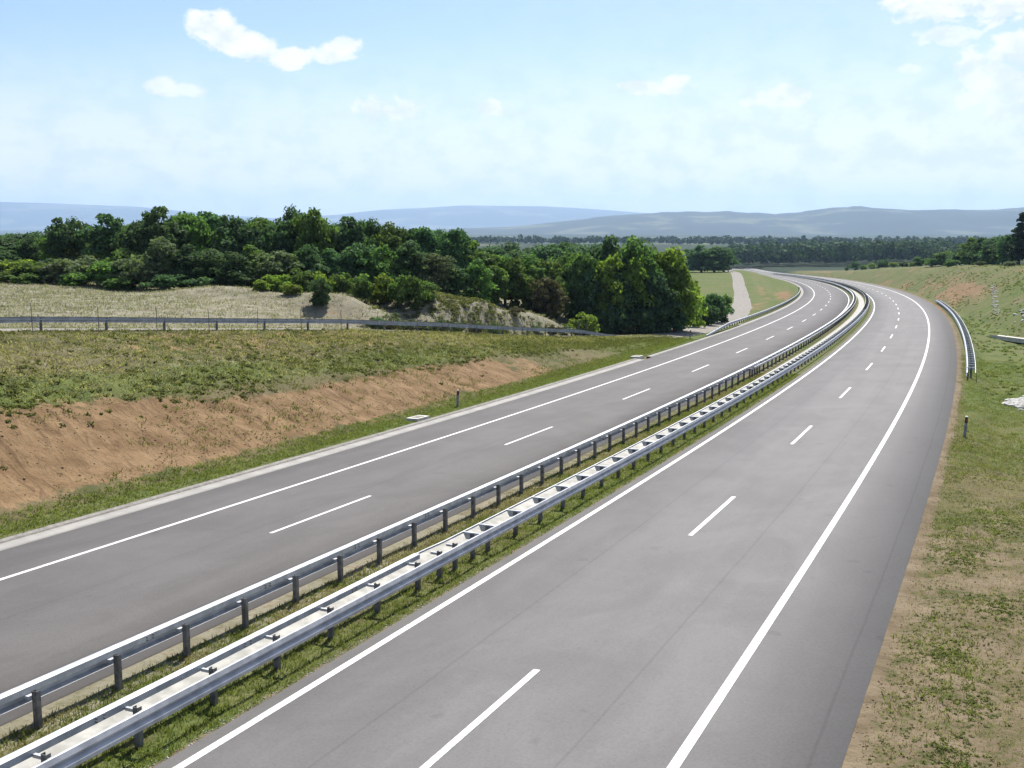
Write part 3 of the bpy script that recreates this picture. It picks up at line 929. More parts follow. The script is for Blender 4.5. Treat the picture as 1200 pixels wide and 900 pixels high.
def build_guardrails():
    # left rail of the median: box shaped beam near, double from 70 m on
    def block_left(s):
        def f(mb):
            c, t, r, u = frame(s, -3.5)
            mb.box(c + u * 0.575 - r * 0.115 - t * 0.05, t, r, u, 0.07, 0.05, 0.03)
        def g(mb):
            c, t, r, u = frame(s, -3.5)
            mb.box(c + u * 0.64 - r * 0.02, t, r, u, 0.05, 0.20, 0.05)
        return f if s < 71 else g
    posts = list(np.arange(-8.7, 71, 2.0) + 0.0) + list(np.arange(71.5, 76, 1.0)) + list(np.arange(77.3, 700, 2.0))
    b = barrier('guard_rail', 'galvanised guard rail on the far side of the median with dark posts standing in grass', None,
                [beam(BOX_BACK, -12, 71.5, -3.67), beam(BOX_BACK, 71.5, 720, -3.67), beam(BOX_LOW, 72, 720, -3.28)], posts, -3.5, 0.69, block_left)
    splices(b, -3.655, np.arange(-5.6, 60, 4.0), 0.665)

    # right rail of the median: two beams with a ladder of spacers
    def ladder(s):
        def f(mb):
            c, t, r, u = frame(s, -1.25)
            q = [(-0.29, 0.735), (0.27, 0.735), (0.25, 0.68), (0.02, 0.53), (-0.20, 0.53)]
            mb.prism([c + r * a + u * z - t * 0.03 for a, z in q], [c + r * a + u * z + t * 0.03 for a, z in q])
        def g(mb):
            c, t, r, u = frame(s, -1.25)
            mb.box(c + u * 0.60 + r * 0.16, t, r, u, 0.04, 0.095, 0.035)
            mb.box(c + u * 0.62 - r * 0.16, t, r, u, 0.03, 0.095, 0.03)
        return g if s < 19.8 else f
    posts = list(np.arange(-8.6, 17.9, 2.0)) + [18.6, 19.5, 20.6] + list(np.arange(21.6, 700, 2.0))

    def thin_o(ss):
        return np.interp(ss, [18.25, 19.4], [-1.62, -1.55])
    b = barrier('guard_rail', 'double galvanised guard rail with ladder spacers beside the pale concrete drainage channel', None,
                [beam(BOX_TOP, -12, 18.0, -1.51), beam(BOX_THIN, 18.0, 720, thin_o), beam(FACE, -12, 720, -0.96)], posts, -1.25, 0.70, ladder)
    splices(b, -1.495, np.arange(-5.2, 17, 4.0), 0.68)

    # rail on the crest in front of the service road
    def oc(s):
        return np.interp(s, S_CREST, O_CREST)

    def zg(s, o):
        x, y = so2xy(np.asarray(s, float), np.asarray(o, float))
        return terrain(np.atleast_1d(x), np.atleast_1d(y)) if np.ndim(s) else float(terrain(np.atleast_1d(x), np.atleast_1d(y))[0])
    end = 104.0
    barrier('guard_rail', 'long guard rail along the crest of the left bank in front of the gravel track', None,
            [wbeam(-30, end, lambda q: oc(q) + 0.10, 0.60, -1, zg, taper=lambda q: 0.55 * sstep(93, end, q))],
            list(np.arange(-28, 96, 4.04) + 0.36), oc, 0.66, None, zg)
    # double rail at the outside of the right carriageway
    def rungs(s):
        def f(mb):
            c, t, r, u = frame(s, 10.95)
            q = [(-0.28, 0.735), (0.27, 0.735), (0.22, 0.62), (0.02, 0.53), (-0.20, 0.56)]
            mb.prism([c + r * a + u * z - t * 0.05 for a, z in q], [c + r * a + u * z + t * 0.05 for a, z in q])
        return f
    posts = list(np.arange(75, 212, 2.0))
    low = lambda q: 0.25 * sstep(77, 73.5, q) + 0.3 * sstep(208, 214, q)
    barrier('guard_rail', 'curving double guard rail at the right edge of the right carriageway before the brown bank', None,
            [wbeam(73.5, 214, 10.72, 0.60, -1, taper=low), wbeam(73.5, 214, 11.22, 0.0, 1, taper=low, prof=BOX_THIN)], posts, 10.95, 0.70, rungs)
    # rail at the outside of the left carriageway, further on
    posts = list(np.arange(119, 330, 2.0))
    barrier('guard_rail', 'guard rail at the left edge of the left carriageway starting by the gravel track', None,
            [wbeam(116, 332, -15.75, 0.60, 1, taper=lambda q: 0.62 * np.clip((131 - q) / 15, 0, 1))], posts, -15.95, lambda s: 0.70 - 0.62 * max(0.0, (131 - s) / 15),
            lambda s: (lambda mb: (lambda c, t, r, u: mb.box(c + u * (0.6 - 0.62 * max(0, (131 - s) / 15)) + r * 0.1, t, r, u, 0.05, 0.06, 0.05))(*frame(s, -15.95))))


build_guardrails()

# ------------------------------------------------------------------ fences, marker posts, drains
def ground_at(x, y):
    return float(terrain(np.array([float(x)]), np.array([float(y)]))[0])


def so_ground(s, o):
    x, y = so2xy(np.array([float(s)]), np.array([float(o)]))
    return float(x[0]), float(y[0]), float(terrain(x, y)[0])


def wire_fence(label, stations, h, post_r, group=None):
    pts = [so_ground(s, o) for s, o in stations]
    root = empty('wire_fence', pts[0])
    tag(root, label, 'fence', group)
    org = pts[0]
    for i, p in enumerate(pts):
        mb = MB()
        lean = random.uniform(-0.05, 0.05), random.uniform(-0.05, 0.05)
        mb.tube([(p[0], p[1], p[2] - 0.3), (p[0] + lean[0], p[1] + lean[1], p[2] + h)], [post_r, post_r * 0.9], 6)
        mb.build('post', M['post'], root, org)
    for k in range(5):
        mb = MB()
        z = 0.15 + k * (h - 0.25) / 4
        for a, b in zip(pts[:-1], pts[1:]):
            m = ((a[0] + b[0]) / 2, (a[1] + b[1]) / 2, (a[2] + b[2]) / 2 - 0.02)
            mb.tube([(q[0], q[1], q[2] + z) for q in (a, m, b)], [0.004] * 3, 3)
        mb.build('wire', M['wire'], root, org)


def build_small_things():
    st = [(s, float(np.interp(s, S_CREST, O_CREST)) + 0.75) for s in np.arange(-19.4, 92, 3.95)]
    wire_fence('thin wire fence on slender posts just in front of the crest guard rail', st, 1.5, 0.021)
    st = [(100 + 3.2 * k, -25.6 - 0.35 * k + 0.25 * (k % 2)) for k in range(7)]
    wire_fence('short dark wire fence with grey posts at the foot of the big roadside trees', st, 1.5, 0.05)

    def marker(s, o, label, group=None):
        x, y, z = so_ground(s, o)
        c, t, r, u = frame(s, o)
        root = empty('marker_post', (x, y, z))
        tag(root, label, 'marker post', group)
        org = (x, y, z)
        b = Vector(org)
        lean = r * 0.04 + t * 0.02

        def ring(zz, w, cut=0.0):
            cc = b + u * zz + lean * zz
            return [cc - t * 0.05 - r * w * 0.5, cc - t * 0.05 + r * w * 0.5, cc + t * 0.02 + r * w * 0.6 + u * cut, cc + t * 0.05 + u * cut, cc + t * 0.02 - r * w * 0.6 + u * cut]
        mb = MB(); mb.prism(ring(-0.2, 0.12), ring(0.68, 0.11)); mb.build('shaft', M['plastic'], root, org)
        mb = MB(); mb.prism(ring(0.682, 0.115), ring(0.90, 0.11)); mb.build('black_band', M['black'], root, org)
        mb = MB(); mb.prism(ring(0.902, 0.11), ring(0.96, 0.10, 0.04)); mb.build('cap', M['plastic'], root, org)
        mb = MB()
        cc = b + u * 0.79 + lean * 0.79
        mb.box(cc - t * 0.054, r, t, u, 0.022, 0.004, 0.07)
        mb.build('reflector', M['red'], root, org)

    marker(47.6, 10.85, 'white marker post with black band in the grass right of the right carriageway')
    marker(50.7, -16.5, 'white marker post with black band below the bare earth slope')
    marker(110.5, -16.4, 'white marker post before the start of the guard rail beside the gravel track')
    marker(16.0, -16.9, 'white marker post in the verge at the foot of the slope, nearest on the left')

    def slab(s, o, hx, hy, label, name='drain_slab', cat='drain slab', rz=0.0, th=0.12, lift=0.03, mat='slab'):
        x, y, z = so_ground(s, o)
        c, t, r, u = frame(s, o)
        z = max(z, c.z) + lift
        t2 = t * math.cos(rz) + r * math.sin(rz)
        r2 = r * math.cos(rz) - t * math.sin(rz)
        root = empty(name, (x, y, z))
        tag(root, label, cat)
        b = Vector((x, y, z))
        mb = MB()
        q = 0.06
        lo = [b - u * 0.25 + t2 * hx * sx + r2 * hy * sy for sx, sy in ((-1, -1), (1, -1), (1, 1), (-1, 1))]
        hi = [b + u * (th - 0.25 + 0.25) + t2 * (hx - q) * sx + r2 * (hy - q) * sy for sx, sy in ((-1, -1), (1, -1), (1, 1), (-1, 1))]
        mb.prism(lo, hi)
        mb.build('concrete_block', M[mat], root, (x, y, z))
        mb = MB()
        mb.box(b + u * (th + 0.004), t2, r2, u, hx * 0.45, hy * 0.5, 0.012)
        mb.build('inspection_cover', M['kerb'], root, (x, y, z))

    slab(45.1, -16.15, 0.75, 0.40, 'pale concrete drain slab behind the kerb below the bare earth slope', rz=0.0)
    slab(86.0, -15.75, 0.9, 0.42, 'pale concrete drain slab where the wide gutter turns into a kerb')
    slab(138.0, -15.35, 0.9, 0.30, 'pale concrete drain slab under the guard rail beside the gravel track')

    # concrete chute at the right edge of the picture
    x, y, z = so_ground(112, 16.4)
    a = np.array(so_ground(127, 14.3)); b = np.array(so_ground(104, 18.6))
    root = empty('concrete_chute', tuple(a))
    tag(root, 'long pale concrete strip lying down the grassy bank at the right', 'drain chute')
    mb = MB()
    n = 8
    for i in range(n):
        p = a + (b - a) * (i / n); q = a + (b - a) * ((i + 0.985) / n)
        d = Vector(q - p); d.normalize(); sd = d.cross(Vector((0, 0, 1))).normalized(); up = sd.cross(d)
        zz = max(ground_at(*p[:2]), p[2])
        P_, Q_ = Vector(p) + up * 0.12, Vector(q) + up * 0.12
        ringa = [P_ - sd * 0.5 - up * .3, P_ + sd * 0.5 - up * .3, P_ + sd * 0.5 + up * .12, P_ + sd * .28 + up * .02, P_ - sd * .28 + up * .02, P_ - sd * 0.5 + up * .12]
        ringb = [v + (Q_ - P_) for v in ringa]
        mb.prism(ringa, ringb)
    mb.build('concrete_shell', M['slab'], root, tuple(a))

    # stone apron round a culvert mouth
    def stones(label, pts, cat, size, name, spread, n, mat='stone'):
        for j, (s, o) in enumerate(pts):
            pass
        x, y, z = so_ground(*pts[0])
        root = empty(name, (x, y, z))
        tag(root, label, cat)
        mb = MB()
        for i in range(n):
            k = random.random() * (len(pts) - 1)
            i0 = int(k); f = k - i0
            s = pts[i0][0] * (1 - f) + pts[min(i0 + 1, len(pts) - 1)][0] * f + random.gauss(0, spread * 1.6)
            o = pts[i0][1] * (1 - f) + pts[min(i0 + 1, len(pts) - 1)][1] * f + random.gauss(0, spread)
            px, py, pz = so_ground(s, o)
            r_ = size * random.uniform(0.5, 1.2)
            bm = bmesh.new()
            bmesh.ops.create_icosphere(bm, subdivisions=1, radius=r_)
            for v in bm.verts:
                v.co = Vector((v.co.x * random.uniform(.8, 1.2), v.co.y * random.uniform(.8, 1.2), v.co.z * random.uniform(.45, .7)))
            mb.add([(px + v.co.x, py + v.co.y, pz + v.co.z + r_ * .1) for v in bm.verts], [tuple(v.index for v in f_.verts) for f_ in bm.faces])
            bm.free()
        mb.build('stones', M[mat], root, (x, y, z))

    stones('apron of pale rubble in the grass at the right edge of the picture', [(64.2, 14.0), (67.5, 14.2)], 'rubble', 0.30, 'stone_apron', 0.45, 150)
    stones('line of pale stones in a ditch running up the grassy right bank', [(150, 15.8), (172, 17.0), (196, 18.8)], 'stone ditch', 0.22, 'stone_ditch', 0.22, 70)
    stones('patch of whitish rubble high on the right bank', [(128, 17.4), (150, 20.5)], 'rubble', 0.28, 'stone_patch', 0.9, 70)


build_small_things()

# ------------------------------------------------------------------ trees
def leaf_quads(centres, normals, size, rng, aspect=0.62, jitter=0.9):
    """one small bent-free face per leaf clump, turned roughly outward"""
    n = len(centres)
    nrm = normals + jitter * rng.normal(size=(n, 3))
    nrm /= np.linalg.norm(nrm, axis=1, keepdims=True) + 1e-9
    up = rng.normal(size=(n, 3))
    a = np.cross(nrm, up)
    a /= np.linalg.norm(a, axis=1, keepdims=True) + 1e-9
    b = np.cross(nrm, a)
    sz = size * rng.uniform(0.6, 1.35, size=(n, 1))
    # pointed leaf-spray outline: a kite
    p0 = centres - a * sz
    p1 = centres - b * sz * aspect + a * sz * 0.1
    p2 = centres + a * sz
    p3 = centres + b * sz * aspect + a * sz * 0.1
    v = np.stack([p0, p1, p2, p3], 1).reshape(-1, 3)
    f = np.arange(4 * n).reshape(n, 4)
    return v, f


def crown_points(rng, clumps, per, rc_lo, rc_hi, shape, low=0.0):
    """clump centres spread through the crown's volume, leaves scattered on and in every clump"""
    C, Nn = [], []
    for k in range(clumps):
        while True:
            q = rng.uniform(-1, 1, 3)
            if 0.25 < np.linalg.norm(q) < 1:
                break
        q = q * (0.62 + 0.38 * rng.random() ** 0.5)
        c, sc = shape(q, rng)
        rc = rng.uniform(rc_lo, rc_hi) * sc
        d = rng.normal(size=(per, 3))
        d /= np.linalg.norm(d, axis=1, keepdims=True)
        d[:, 2] = np.where(d[:, 2] < -0.25, -d[:, 2] * 0.6, d[:, 2])
        rad = rc * rng.uniform(0.45, 1.08, size=(per, 1)) ** 0.6
        C.append(c + d * rad * np.array([1.05, 1.05, 0.82]))
        Nn.append(d + np.array([0, 0, 0.35]))
    return np.concatenate(C), np.concatenate(Nn)


def make_variant(seed, height, width, clumps, per, leaf, crown_base, kind):
    """unit-free tree of the given size standing at the origin: (trunk mesh, crown mesh)"""
    rng = np.random.default_rng(seed)
    rnd = random.Random(seed)
    hc = height - crown_base
    lean = rng.normal(size=2) * 0.05 * height

    def shape(q, r):
        t = (q[2] + 1) / 2
        if kind == 'bush' or crown_base < 0.5:
            t = max(0.0, (q[2] + 0.55) / 1.55)
        if kind == 'cone':
            w = (1.05 - t) ** 0.8
            sc = 0.55 + 0.6 * (1 - t)
        elif kind == 'bush':
            w = 1.0
            sc = 1.0
        else:
            w = 1.0 - 0.35 * max(0, t - 0.55) / 0.45
            sc = 0.85 + 0.3 * r.random()
        lob = 1 + 0.28 * math.sin(3 * math.atan2(q[1], q[0]) + seed) + 0.15 * math.sin(5 * math.atan2(q[1], q[0]) + 2 * seed)
        c = np.array([q[0] * width / 2 * w * lob + lean[0] * t, q[1] * width / 2 * w * lob + lean[1] * t, crown_base + hc * (0.06 + 0.86 * t)])
        return c, sc

    rc = width * (0.17 if kind != 'cone' else 0.16)
    C, Nn = crown_points(rng, clumps, per, rc * 0.65, rc * 1.25, shape)
    C[:, 2] = np.maximum(C[:, 2], 0.08)
    v, f = leaf_quads(C, Nn, leaf, rng)
    crown = bpy.data.meshes.new('crown')
    crown.from_pydata([], [], [])
    o = mesh_obj('crown', v, f, M['leaf_mid'], link=False)
    crown = o.data
    bpy.data.objects.remove(o)
    mb = MB()
    tr = height * 0.020 + 0.03
    top = Vector((lean[0] * 0.8, lean[1] * 0.8, crown_base + hc * 0.72))
    if kind == 'bush':
        for k in range(5):
            a = k * 1.26 + seed
            e = Vector((math.cos(a) * width * .28, math.sin(a) * width * .28, height * rnd.uniform(.5, .8)))
            mb.tube([(0.08 * math.cos(a), 0.08 * math.sin(a), -0.15), e * 0.5 + Vector((0, 0, .1)), e], [0.035, 0.022, 0.008], 5)
    else:
        mb.tube([(0, 0, -0.3), (0.02, 0, 0.15 * height), top * 0.55 + Vector((0.05, 0, 0)), top], [tr * 1.35, tr, tr * 0.7, tr * 0.18], 8)
        for k in range(9 if kind != 'cone' else 6):
            t = rnd.uniform(0.22, 0.8)
            b0 = top * t
            b0.z = max(b0.z, crown_base * 0.7)
            a = k * 2.4 + rnd.uniform(-.4, .4)
            L = width * rnd.uniform(0.28, 0.46) * (1 - 0.4 * t)
            e = b0 + Vector((math.cos(a) * L, math.sin(a) * L, L * rnd.uniform(0.35, 0.9)))
            mid = (b0 + e) / 2 + Vector((0, 0, -0.08 * L))
            mb.tube([b0, mid, e], [tr * 0.5 * (1 - 0.5 * t), tr * 0.3, tr * 0.08], 5)
    o = mb.build('trunk', M['bark'])
    trunk = o.data
    bpy.data.objects.remove(o)
    return trunk, crown, height, width


VAR = {
    'broad': [make_variant(11 + k, 9.0, 6.6, 46, 92, 0.25, 1.3, 'broad') for k in range(5)],
    'tall': [make_variant(31 + k, 10.0, 5.2, 44, 92, 0.25, 1.2, 'broad') for k in range(3)],
    'skirt': [make_variant(51 + k, 9.0, 6.4, 60, 86, 0.25, 0.3, 'broad') for k in range(3)],
    'bush': [make_variant(71 + k, 3.0, 3.4, 30, 70, 0.17, 0.1, 'bush') for k in range(4)],
    'shrub': [make_variant(91 + k, 1.6, 2.0, 22, 60, 0.10, 0.05, 'bush') for k in range(3)],
    'cone': [make_variant(111, 9.0, 4.4, 52, 80, 0.22, 0.4, 'cone')],
}
TREE_COUNT = [0]


def tree(kind, x, y, height, width, leaf, label, cat, group=None, variant=None, z=None, name=None):
    TREE_COUNT[0] += 1
    vs_ = VAR[kind]
    trunk, crown, h0, w0 = vs_[(TREE_COUNT[0] if variant is None else variant) % len(vs_)]
    z = ground_at(x, y) if z is None else z
    name = name or ('bush' if kind in ('bush', 'shrub') else 'broadleaf_tree' if kind != 'cone' else 'conifer_tree')
    root = empty(name, (x, y, z - 0.05))
    tag(root, label, cat, group)
    root.rotation_euler = (0, 0, random.uniform(0, 6.28))
    root.scale = (width / w0, width / w0, height / h0)
    for nm, me, mt in (('stem' if cat == 'bush' else 'trunk', trunk, M['bark']), ('foliage' if cat == 'bush' else 'crown', crown, M[leaf])):
        o = bpy.data.objects.new(nm, me)
        col.objects.link(o)
        o.parent = root
        if mt is not me.materials[0]:
            o.material_slots[0].link = 'OBJECT'
            o.material_slots[0].material = mt
    return root


ORD = ['first', 'second', 'third', 'fourth', 'fifth', 'sixth', 'seventh', 'eighth', 'ninth', 'tenth', 'eleventh', 'twelfth', 'thirteenth', 'fourteenth', 'fifteenth', 'sixteenth', 'seventeenth', 'eighteenth', 'nineteenth', 'twentieth',
       'twenty first', 'twenty second', 'twenty third', 'twenty fourth', 'twenty fifth', 'twenty sixth', 'twenty seventh', 'twenty eighth', 'twenty ninth', 'thirtieth', 'thirty first', 'thirty second', 'thirty third', 'thirty fourth', 'thirty fifth', 'thirty sixth']


def bear(u, dist):
    """a bearing from the bridge (in the photograph's columns) and a distance ahead -> ground x, y"""
    return (u - 600) / 1304.1 * dist, dist


def top_height(v, dist, x, y):
    return ((262 - v) / 1304.1 * dist - ground_at(x, y)) * 1.05


def build_woods():
    # the skyline row of the wood behind the meadow: bearing, skyline, distance, width in metres
    sky = [(-45, 262, 128, 6), (-14, 268, 126, 5.5), (14, 285, 124, 5), (42, 277, 124, 3.2), (70, 262, 122, 4.2), (88, 251, 120, 5.4), (113, 262, 126, 4), (133, 247, 119, 5.6), (153, 264, 128, 4.5), (168, 254, 116, 4.6), (187, 238, 112, 5.2), (208, 247, 118, 5.2),
           (228, 246, 116, 5.4), (250, 244, 119, 5.6), (272, 248, 116, 5.4), (292, 254, 121, 5.0), (310, 252, 118, 5.0), (328, 256, 116, 4.8), (341, 243, 120, 4.4), (356, 252, 117, 4.6), (374, 240, 115, 5.2), (397, 261, 119, 4.6), (414, 250, 117, 5.2), (435, 257, 120, 4.0),
           (455, 257, 118, 5.0), (484, 264, 121, 4.2), (507, 262, 119, 5.0), (529, 265, 120, 5.0), (548, 278, 122, 5.0), (570, 292, 123, 5.0), (592, 296, 124, 5.2), (618, 295, 126, 5.2), (643, 300, 128, 5.4), (668, 296, 130, 5.4)]
    for i, (u, v, d, w) in enumerate(sky):
        x, y = bear(u, d)
        kind = 'tall' if i % 3 == 1 else 'broad'
        leaf = 'leaf_dark' if i % 4 else 'leaf_mid'
        if u > 540: leaf = 'leaf_mid'
        special = {42: 'small lone tree at the left end of the wood, standing below its neighbours', 88: 'round dark tree rising alone near the left end of the wood', 133: 'pointed dark tree just right of the round one at the wood\'s left end',
                   187: 'highest tree on the left shoulder of the dark wood', 374: 'highest broad crown in the middle of the dark wood'}
        tree(kind, x, y, top_height(v, d, x, y), w * 0.88, leaf, special.get(u, 'dark green tree on the skyline of the meadow wood, %s from the left' % ORD[i]), 'tree', 'trees of the wood behind the meadow')
    # the row in front of it, darker and lower, its crowns reaching the meadow
    front = [(8, 300, 116, 5), (60, 300, 113, 4.6), (150, 284, 110, 5.4), (192, 284, 104, 5.6), (222, 290, 104, 5.4), (250, 282, 103, 5.4), (276, 292, 101, 5.0), (300, 280, 105, 5.6), (330, 276, 104, 6.2), (362, 290, 105, 5.4), (392, 286, 107, 5.6), (420, 284, 108, 5.4), (448, 292, 108, 5.0),
             (476, 288, 110, 5.6), (505, 292, 110, 5.4), (530, 296, 112, 5.2), (556, 298, 114, 5.0), (580, 306, 120, 4.8), (604, 308, 122, 5.0), (628, 304, 124, 5.0), (652, 312, 126, 4.4), (672, 300, 128, 5.2)]
    for i, (u, v, d, w) in enumerate(front):
        x, y = bear(u, d)
        leaf = 'leaf_grey' if u in (192, 330, 505) else ('leaf_mid' if u > 540 or i % 5 == 2 else 'leaf_dark')
        lab = 'leafy tree in the front row of the meadow wood, %s from the left' % ORD[i]
        tree('skirt', x, y, top_height(v + random.uniform(-10, 12), d, x, y), w * 0.78, leaf, lab, 'tree', 'front row of the meadow wood')
    # deeper rows fill the wood
    k = 0
    for d in (132, 142):
        for u in range(-30, 560, 27):
            x, y = bear(u + random.uniform(-9, 9), d + random.uniform(-4, 4))
            v = np.interp(u, [-30, 60, 130, 187, 374, 530, 560], [275, 270, 262, 254, 254, 272, 290])
            tree('broad', x, y, top_height(v + random.uniform(-2, 6), d, x, y), random.uniform(4.2, 5.6), 'leaf_dark', 'tree deep inside the meadow wood, mostly hidden behind its skyline row', 'tree', 'trees deep inside the meadow wood')
            k += 1
    # bushes along the meadow's far edge
    edge = [(-12, 300, 112, 5.0, 'leaf_mid'), (18, 304, 111, 5.0, 'leaf_bright'), (44, 303, 110, 5.0, 'leaf_mid'), (74, 300, 109, 5.4, 'leaf_grey'), (102, 298, 108, 5.0, 'leaf_grey'), (128, 302, 106, 4.6, 'leaf_mid'), (152, 300, 105, 4.6, 'leaf_grey'), (170, 292, 103, 4.4, 'leaf_grey'), (30, 318, 107, 3.4, 'leaf_mid'), (88, 318, 106, 3.4, 'leaf_mid'), (140, 322, 103, 3.4, 'leaf_mid'),
            (196, 318, 101, 3.2, 'leaf_dark'), (236, 322, 100, 3.0, 'leaf_dark')]
    for i, (u, v, d, w, lf) in enumerate(sorted(edge)):
        x, y = bear(u, d)
        tree('bush', x, y, top_height(v, d, x, y), w, lf, 'rounded bush at the left foot of the wood behind the meadow, %s from the left' % ORD[i], 'bush', 'bushes along the far edge of the meadow')
    # bright scrub in front of the middle of the wood
    scrub = [(308, 334, 97, 1.7, 'leaf_bright'), (330, 318, 99, 2.6, 'leaf_bright'), (344, 330, 96, 2.0, 'leaf_bright'), (356, 314, 100, 2.8, 'leaf_mid'), (384, 316, 100, 2.6, 'leaf_bright'), (402, 316, 101, 2.6, 'leaf_mid'), (424, 317, 102, 2.8, 'leaf_mid'), (446, 320, 102, 2.6, 'leaf_bright'), (466, 319, 101, 2.8, 'leaf_mid'), (484, 318, 100, 2.4, 'leaf_mid'), (314, 328, 98, 2.0, 'leaf_bright'), (500, 326, 102, 2.4, 'leaf_mid')]
    for i, (u, v, d, w, lf) in enumerate(sorted(scrub)):
        x, y = bear(u, d)
        tree('bush', x, y, max(1.0, top_height(v, d, x, y)), w, lf, 'bright green scrub bush before the middle of the wood, %s from the left' % ORD[i], 'bush', 'bright scrub in front of the wood')
    x, y = bear(377, 93.5)
    tree('bush', x, y, 2.7, 2.3, 'leaf_dark', 'single dark upright bush standing alone in the dry meadow', 'bush', variant=1)
    x, y = bear(688, 119)
    tree('bush', x, y, 2.6, 3.4, 'leaf_bright', 'round light green bush on the bank right of the spoil heap', 'bush', variant=2)
    heap = [(436, 343, 92, 1.7, 'leaf_grey'), (446, 352, 91, 1.5, 'leaf_dark'), (462, 338, 94, 2.0, 'leaf_grey'), (470, 352, 92, 1.7, 'leaf_grey'), (480, 345, 95, 2.0, 'leaf_grey'), (498, 352, 96, 1.8, 'leaf_grey'), (512, 342, 97, 1.8, 'leaf_grey'), (534, 348, 98, 1.6, 'leaf_grey'), (556, 356, 98, 1.6, 'leaf_grey'), (578, 352, 101, 1.8, 'leaf_grey'), (604, 346, 110, 1.6, 'leaf_brown'), (628, 350, 111, 1.6, 'leaf_grey'), (648, 356, 113, 1.6, 'leaf_brown'), (664, 362, 115, 1.6, 'leaf_grey'), (455, 366, 89, 1.3, 'leaf_brown'), (520, 368, 93, 1.2, 'leaf_grey'), (560, 372, 95, 1.2, 'leaf_brown')]
    for i, (u, v, d, w, lf) in enumerate(sorted(heap)):
        x, y = bear(u, d)
        tree('shrub', x, y, random.uniform(0.9, 1.5), w, lf, 'grey green weedy shrub on the spoil heap, %s from the left' % ORD[i], 'bush', 'weedy shrubs on the spoil heap')
    x, y = bear(641, 121.5)
    tree('skirt', x, y, top_height(318, 121.5, x, y), 4.2, 'leaf_brown', 'brownish half dry tree between the wood and the big roadside trees', 'tree')
    # the big trees beside the road
    big = [(686, 292, 128, 6.0, 'leaf_mid', 'skirt', 'bushy tree at the left end of the roadside clump'), (712, 274, 131, 6.6, 'leaf_dark', 'skirt', 'dark tree left of the highest roadside tree'), (736, 265, 130, 6.8, 'leaf_mid', 'skirt', 'highest tree of the clump beside the left carriageway'),
           (716, 294, 127, 5.2, 'leaf_bright', 'skirt', 'sunlit light green tree in front of the highest roadside tree'), (748, 300, 127, 4.8, 'leaf_bright', 'skirt', 'dark leaning tree in the front of the roadside clump'), (762, 278, 132, 6.0, 'leaf_mid', 'skirt', 'broad tree right of the highest roadside tree'),
           (785, 286, 130, 6.4, 'leaf_bright', 'skirt', 'rounded tree at the right end of the roadside clump'), (799, 302, 129, 4.6, 'leaf_bright', 'skirt', 'lower sunlit tree at the clump\'s right edge facing the green field'), (694, 306, 127, 4.8, 'leaf_dark', 'skirt', 'dark tree in the front left of the roadside clump'), (770, 312, 126.5, 4.6, 'leaf_dark', 'skirt', 'dark tree low in the front of the roadside clump'), (728, 318, 126, 4.4, 'leaf_dark', 'skirt', 'small dark tree at the foot of the roadside clump')]
    for u, v, d, w, lf, kd, lab in big:
        x, y = bear(u, d)
        tree(kd, x, y, top_height(v, d, x, y), w, lf, lab, 'tree', 'big trees beside the left carriageway')
    foot = [(690, 358, 124, 2.6), (706, 364, 123, 2.4), (724, 360, 123.5, 2.8), (742, 364, 123, 2.4), (758, 360, 124, 2.8), (776, 363, 125, 2.6), (792, 362, 127, 2.6)]
    for i, (u, v, d, w) in enumerate(foot):
        x, y = bear(u, d)
        tree('bush', x, y, top_height(v, d, x, y), w, 'leaf_dark', 'dark undergrowth bush at the foot of the roadside trees, %s from the left' % ORD[i], 'bush', 'undergrowth below the roadside trees')
    for (u, v, d, w, lf, lab) in [(837, 340, 146, 3.6, 'leaf_dark', 'taller dark bush beside the gravel track'), (830, 352, 141, 3.2, 'leaf_dark', 'low dark bush between the roadside trees and the gravel track'), (847, 361, 148, 2.0, 'leaf_dark', 'smallest dark bush touching the gravel track'), (815, 344, 137, 2.6, 'leaf_mid', 'leafy bush at the right foot of the roadside trees'), (810, 332, 152, 3.2, 'leaf_bright', 'bright bush behind the right end of the roadside trees, facing the field'), (824, 343, 150, 2.6, 'leaf_bright', 'bright green bush behind the dark bushes at the gravel track'), (851, 344, 172, 2.0, 'leaf_mid', 'slender bush on the left edge of the gravel track beyond the dark bushes')]:
        x, y = bear(u, d)
        tree('bush', x, y, max(1.2, top_height(v, d, x, y)), w, lf, lab, 'bush')
    # darker group at the end of the green field
    far = [(806, 290, 415, 11), (821, 286, 405, 12), (836, 285, 400, 12), (847, 289, 410, 10), (790, 292, 425, 12), (773, 294, 430, 12)]
    for i, (u, v, d, w) in enumerate(sorted(far)):
        x, y = bear(u, d)
        tree('skirt', x, y, top_height(v, d, x, y), w, 'leaf_dark', 'large dark tree behind the green field, %s from the left' % ORD[i], 'tree', 'dark trees behind the green field')
    back = [(566, 286, 200, 8), (584, 289, 215, 8), (600, 284, 205, 8), (617, 287, 220, 8), (632, 283, 210, 8), (648, 286, 205, 8), (664, 281, 215, 8), (680, 286, 210, 8), (700, 282, 220, 9), (830, 303, 300, 6)]
    for i, (u, v, d, w) in enumerate(back[:9]):
        x, y = bear(u, d)
        tree('broad', x, y, top_height(v, d, x, y), w, 'leaf_dark', 'dark tree of the far row behind the wood\'s right end, %s from the left' % ORD[i], 'tree', 'far row behind the wood')
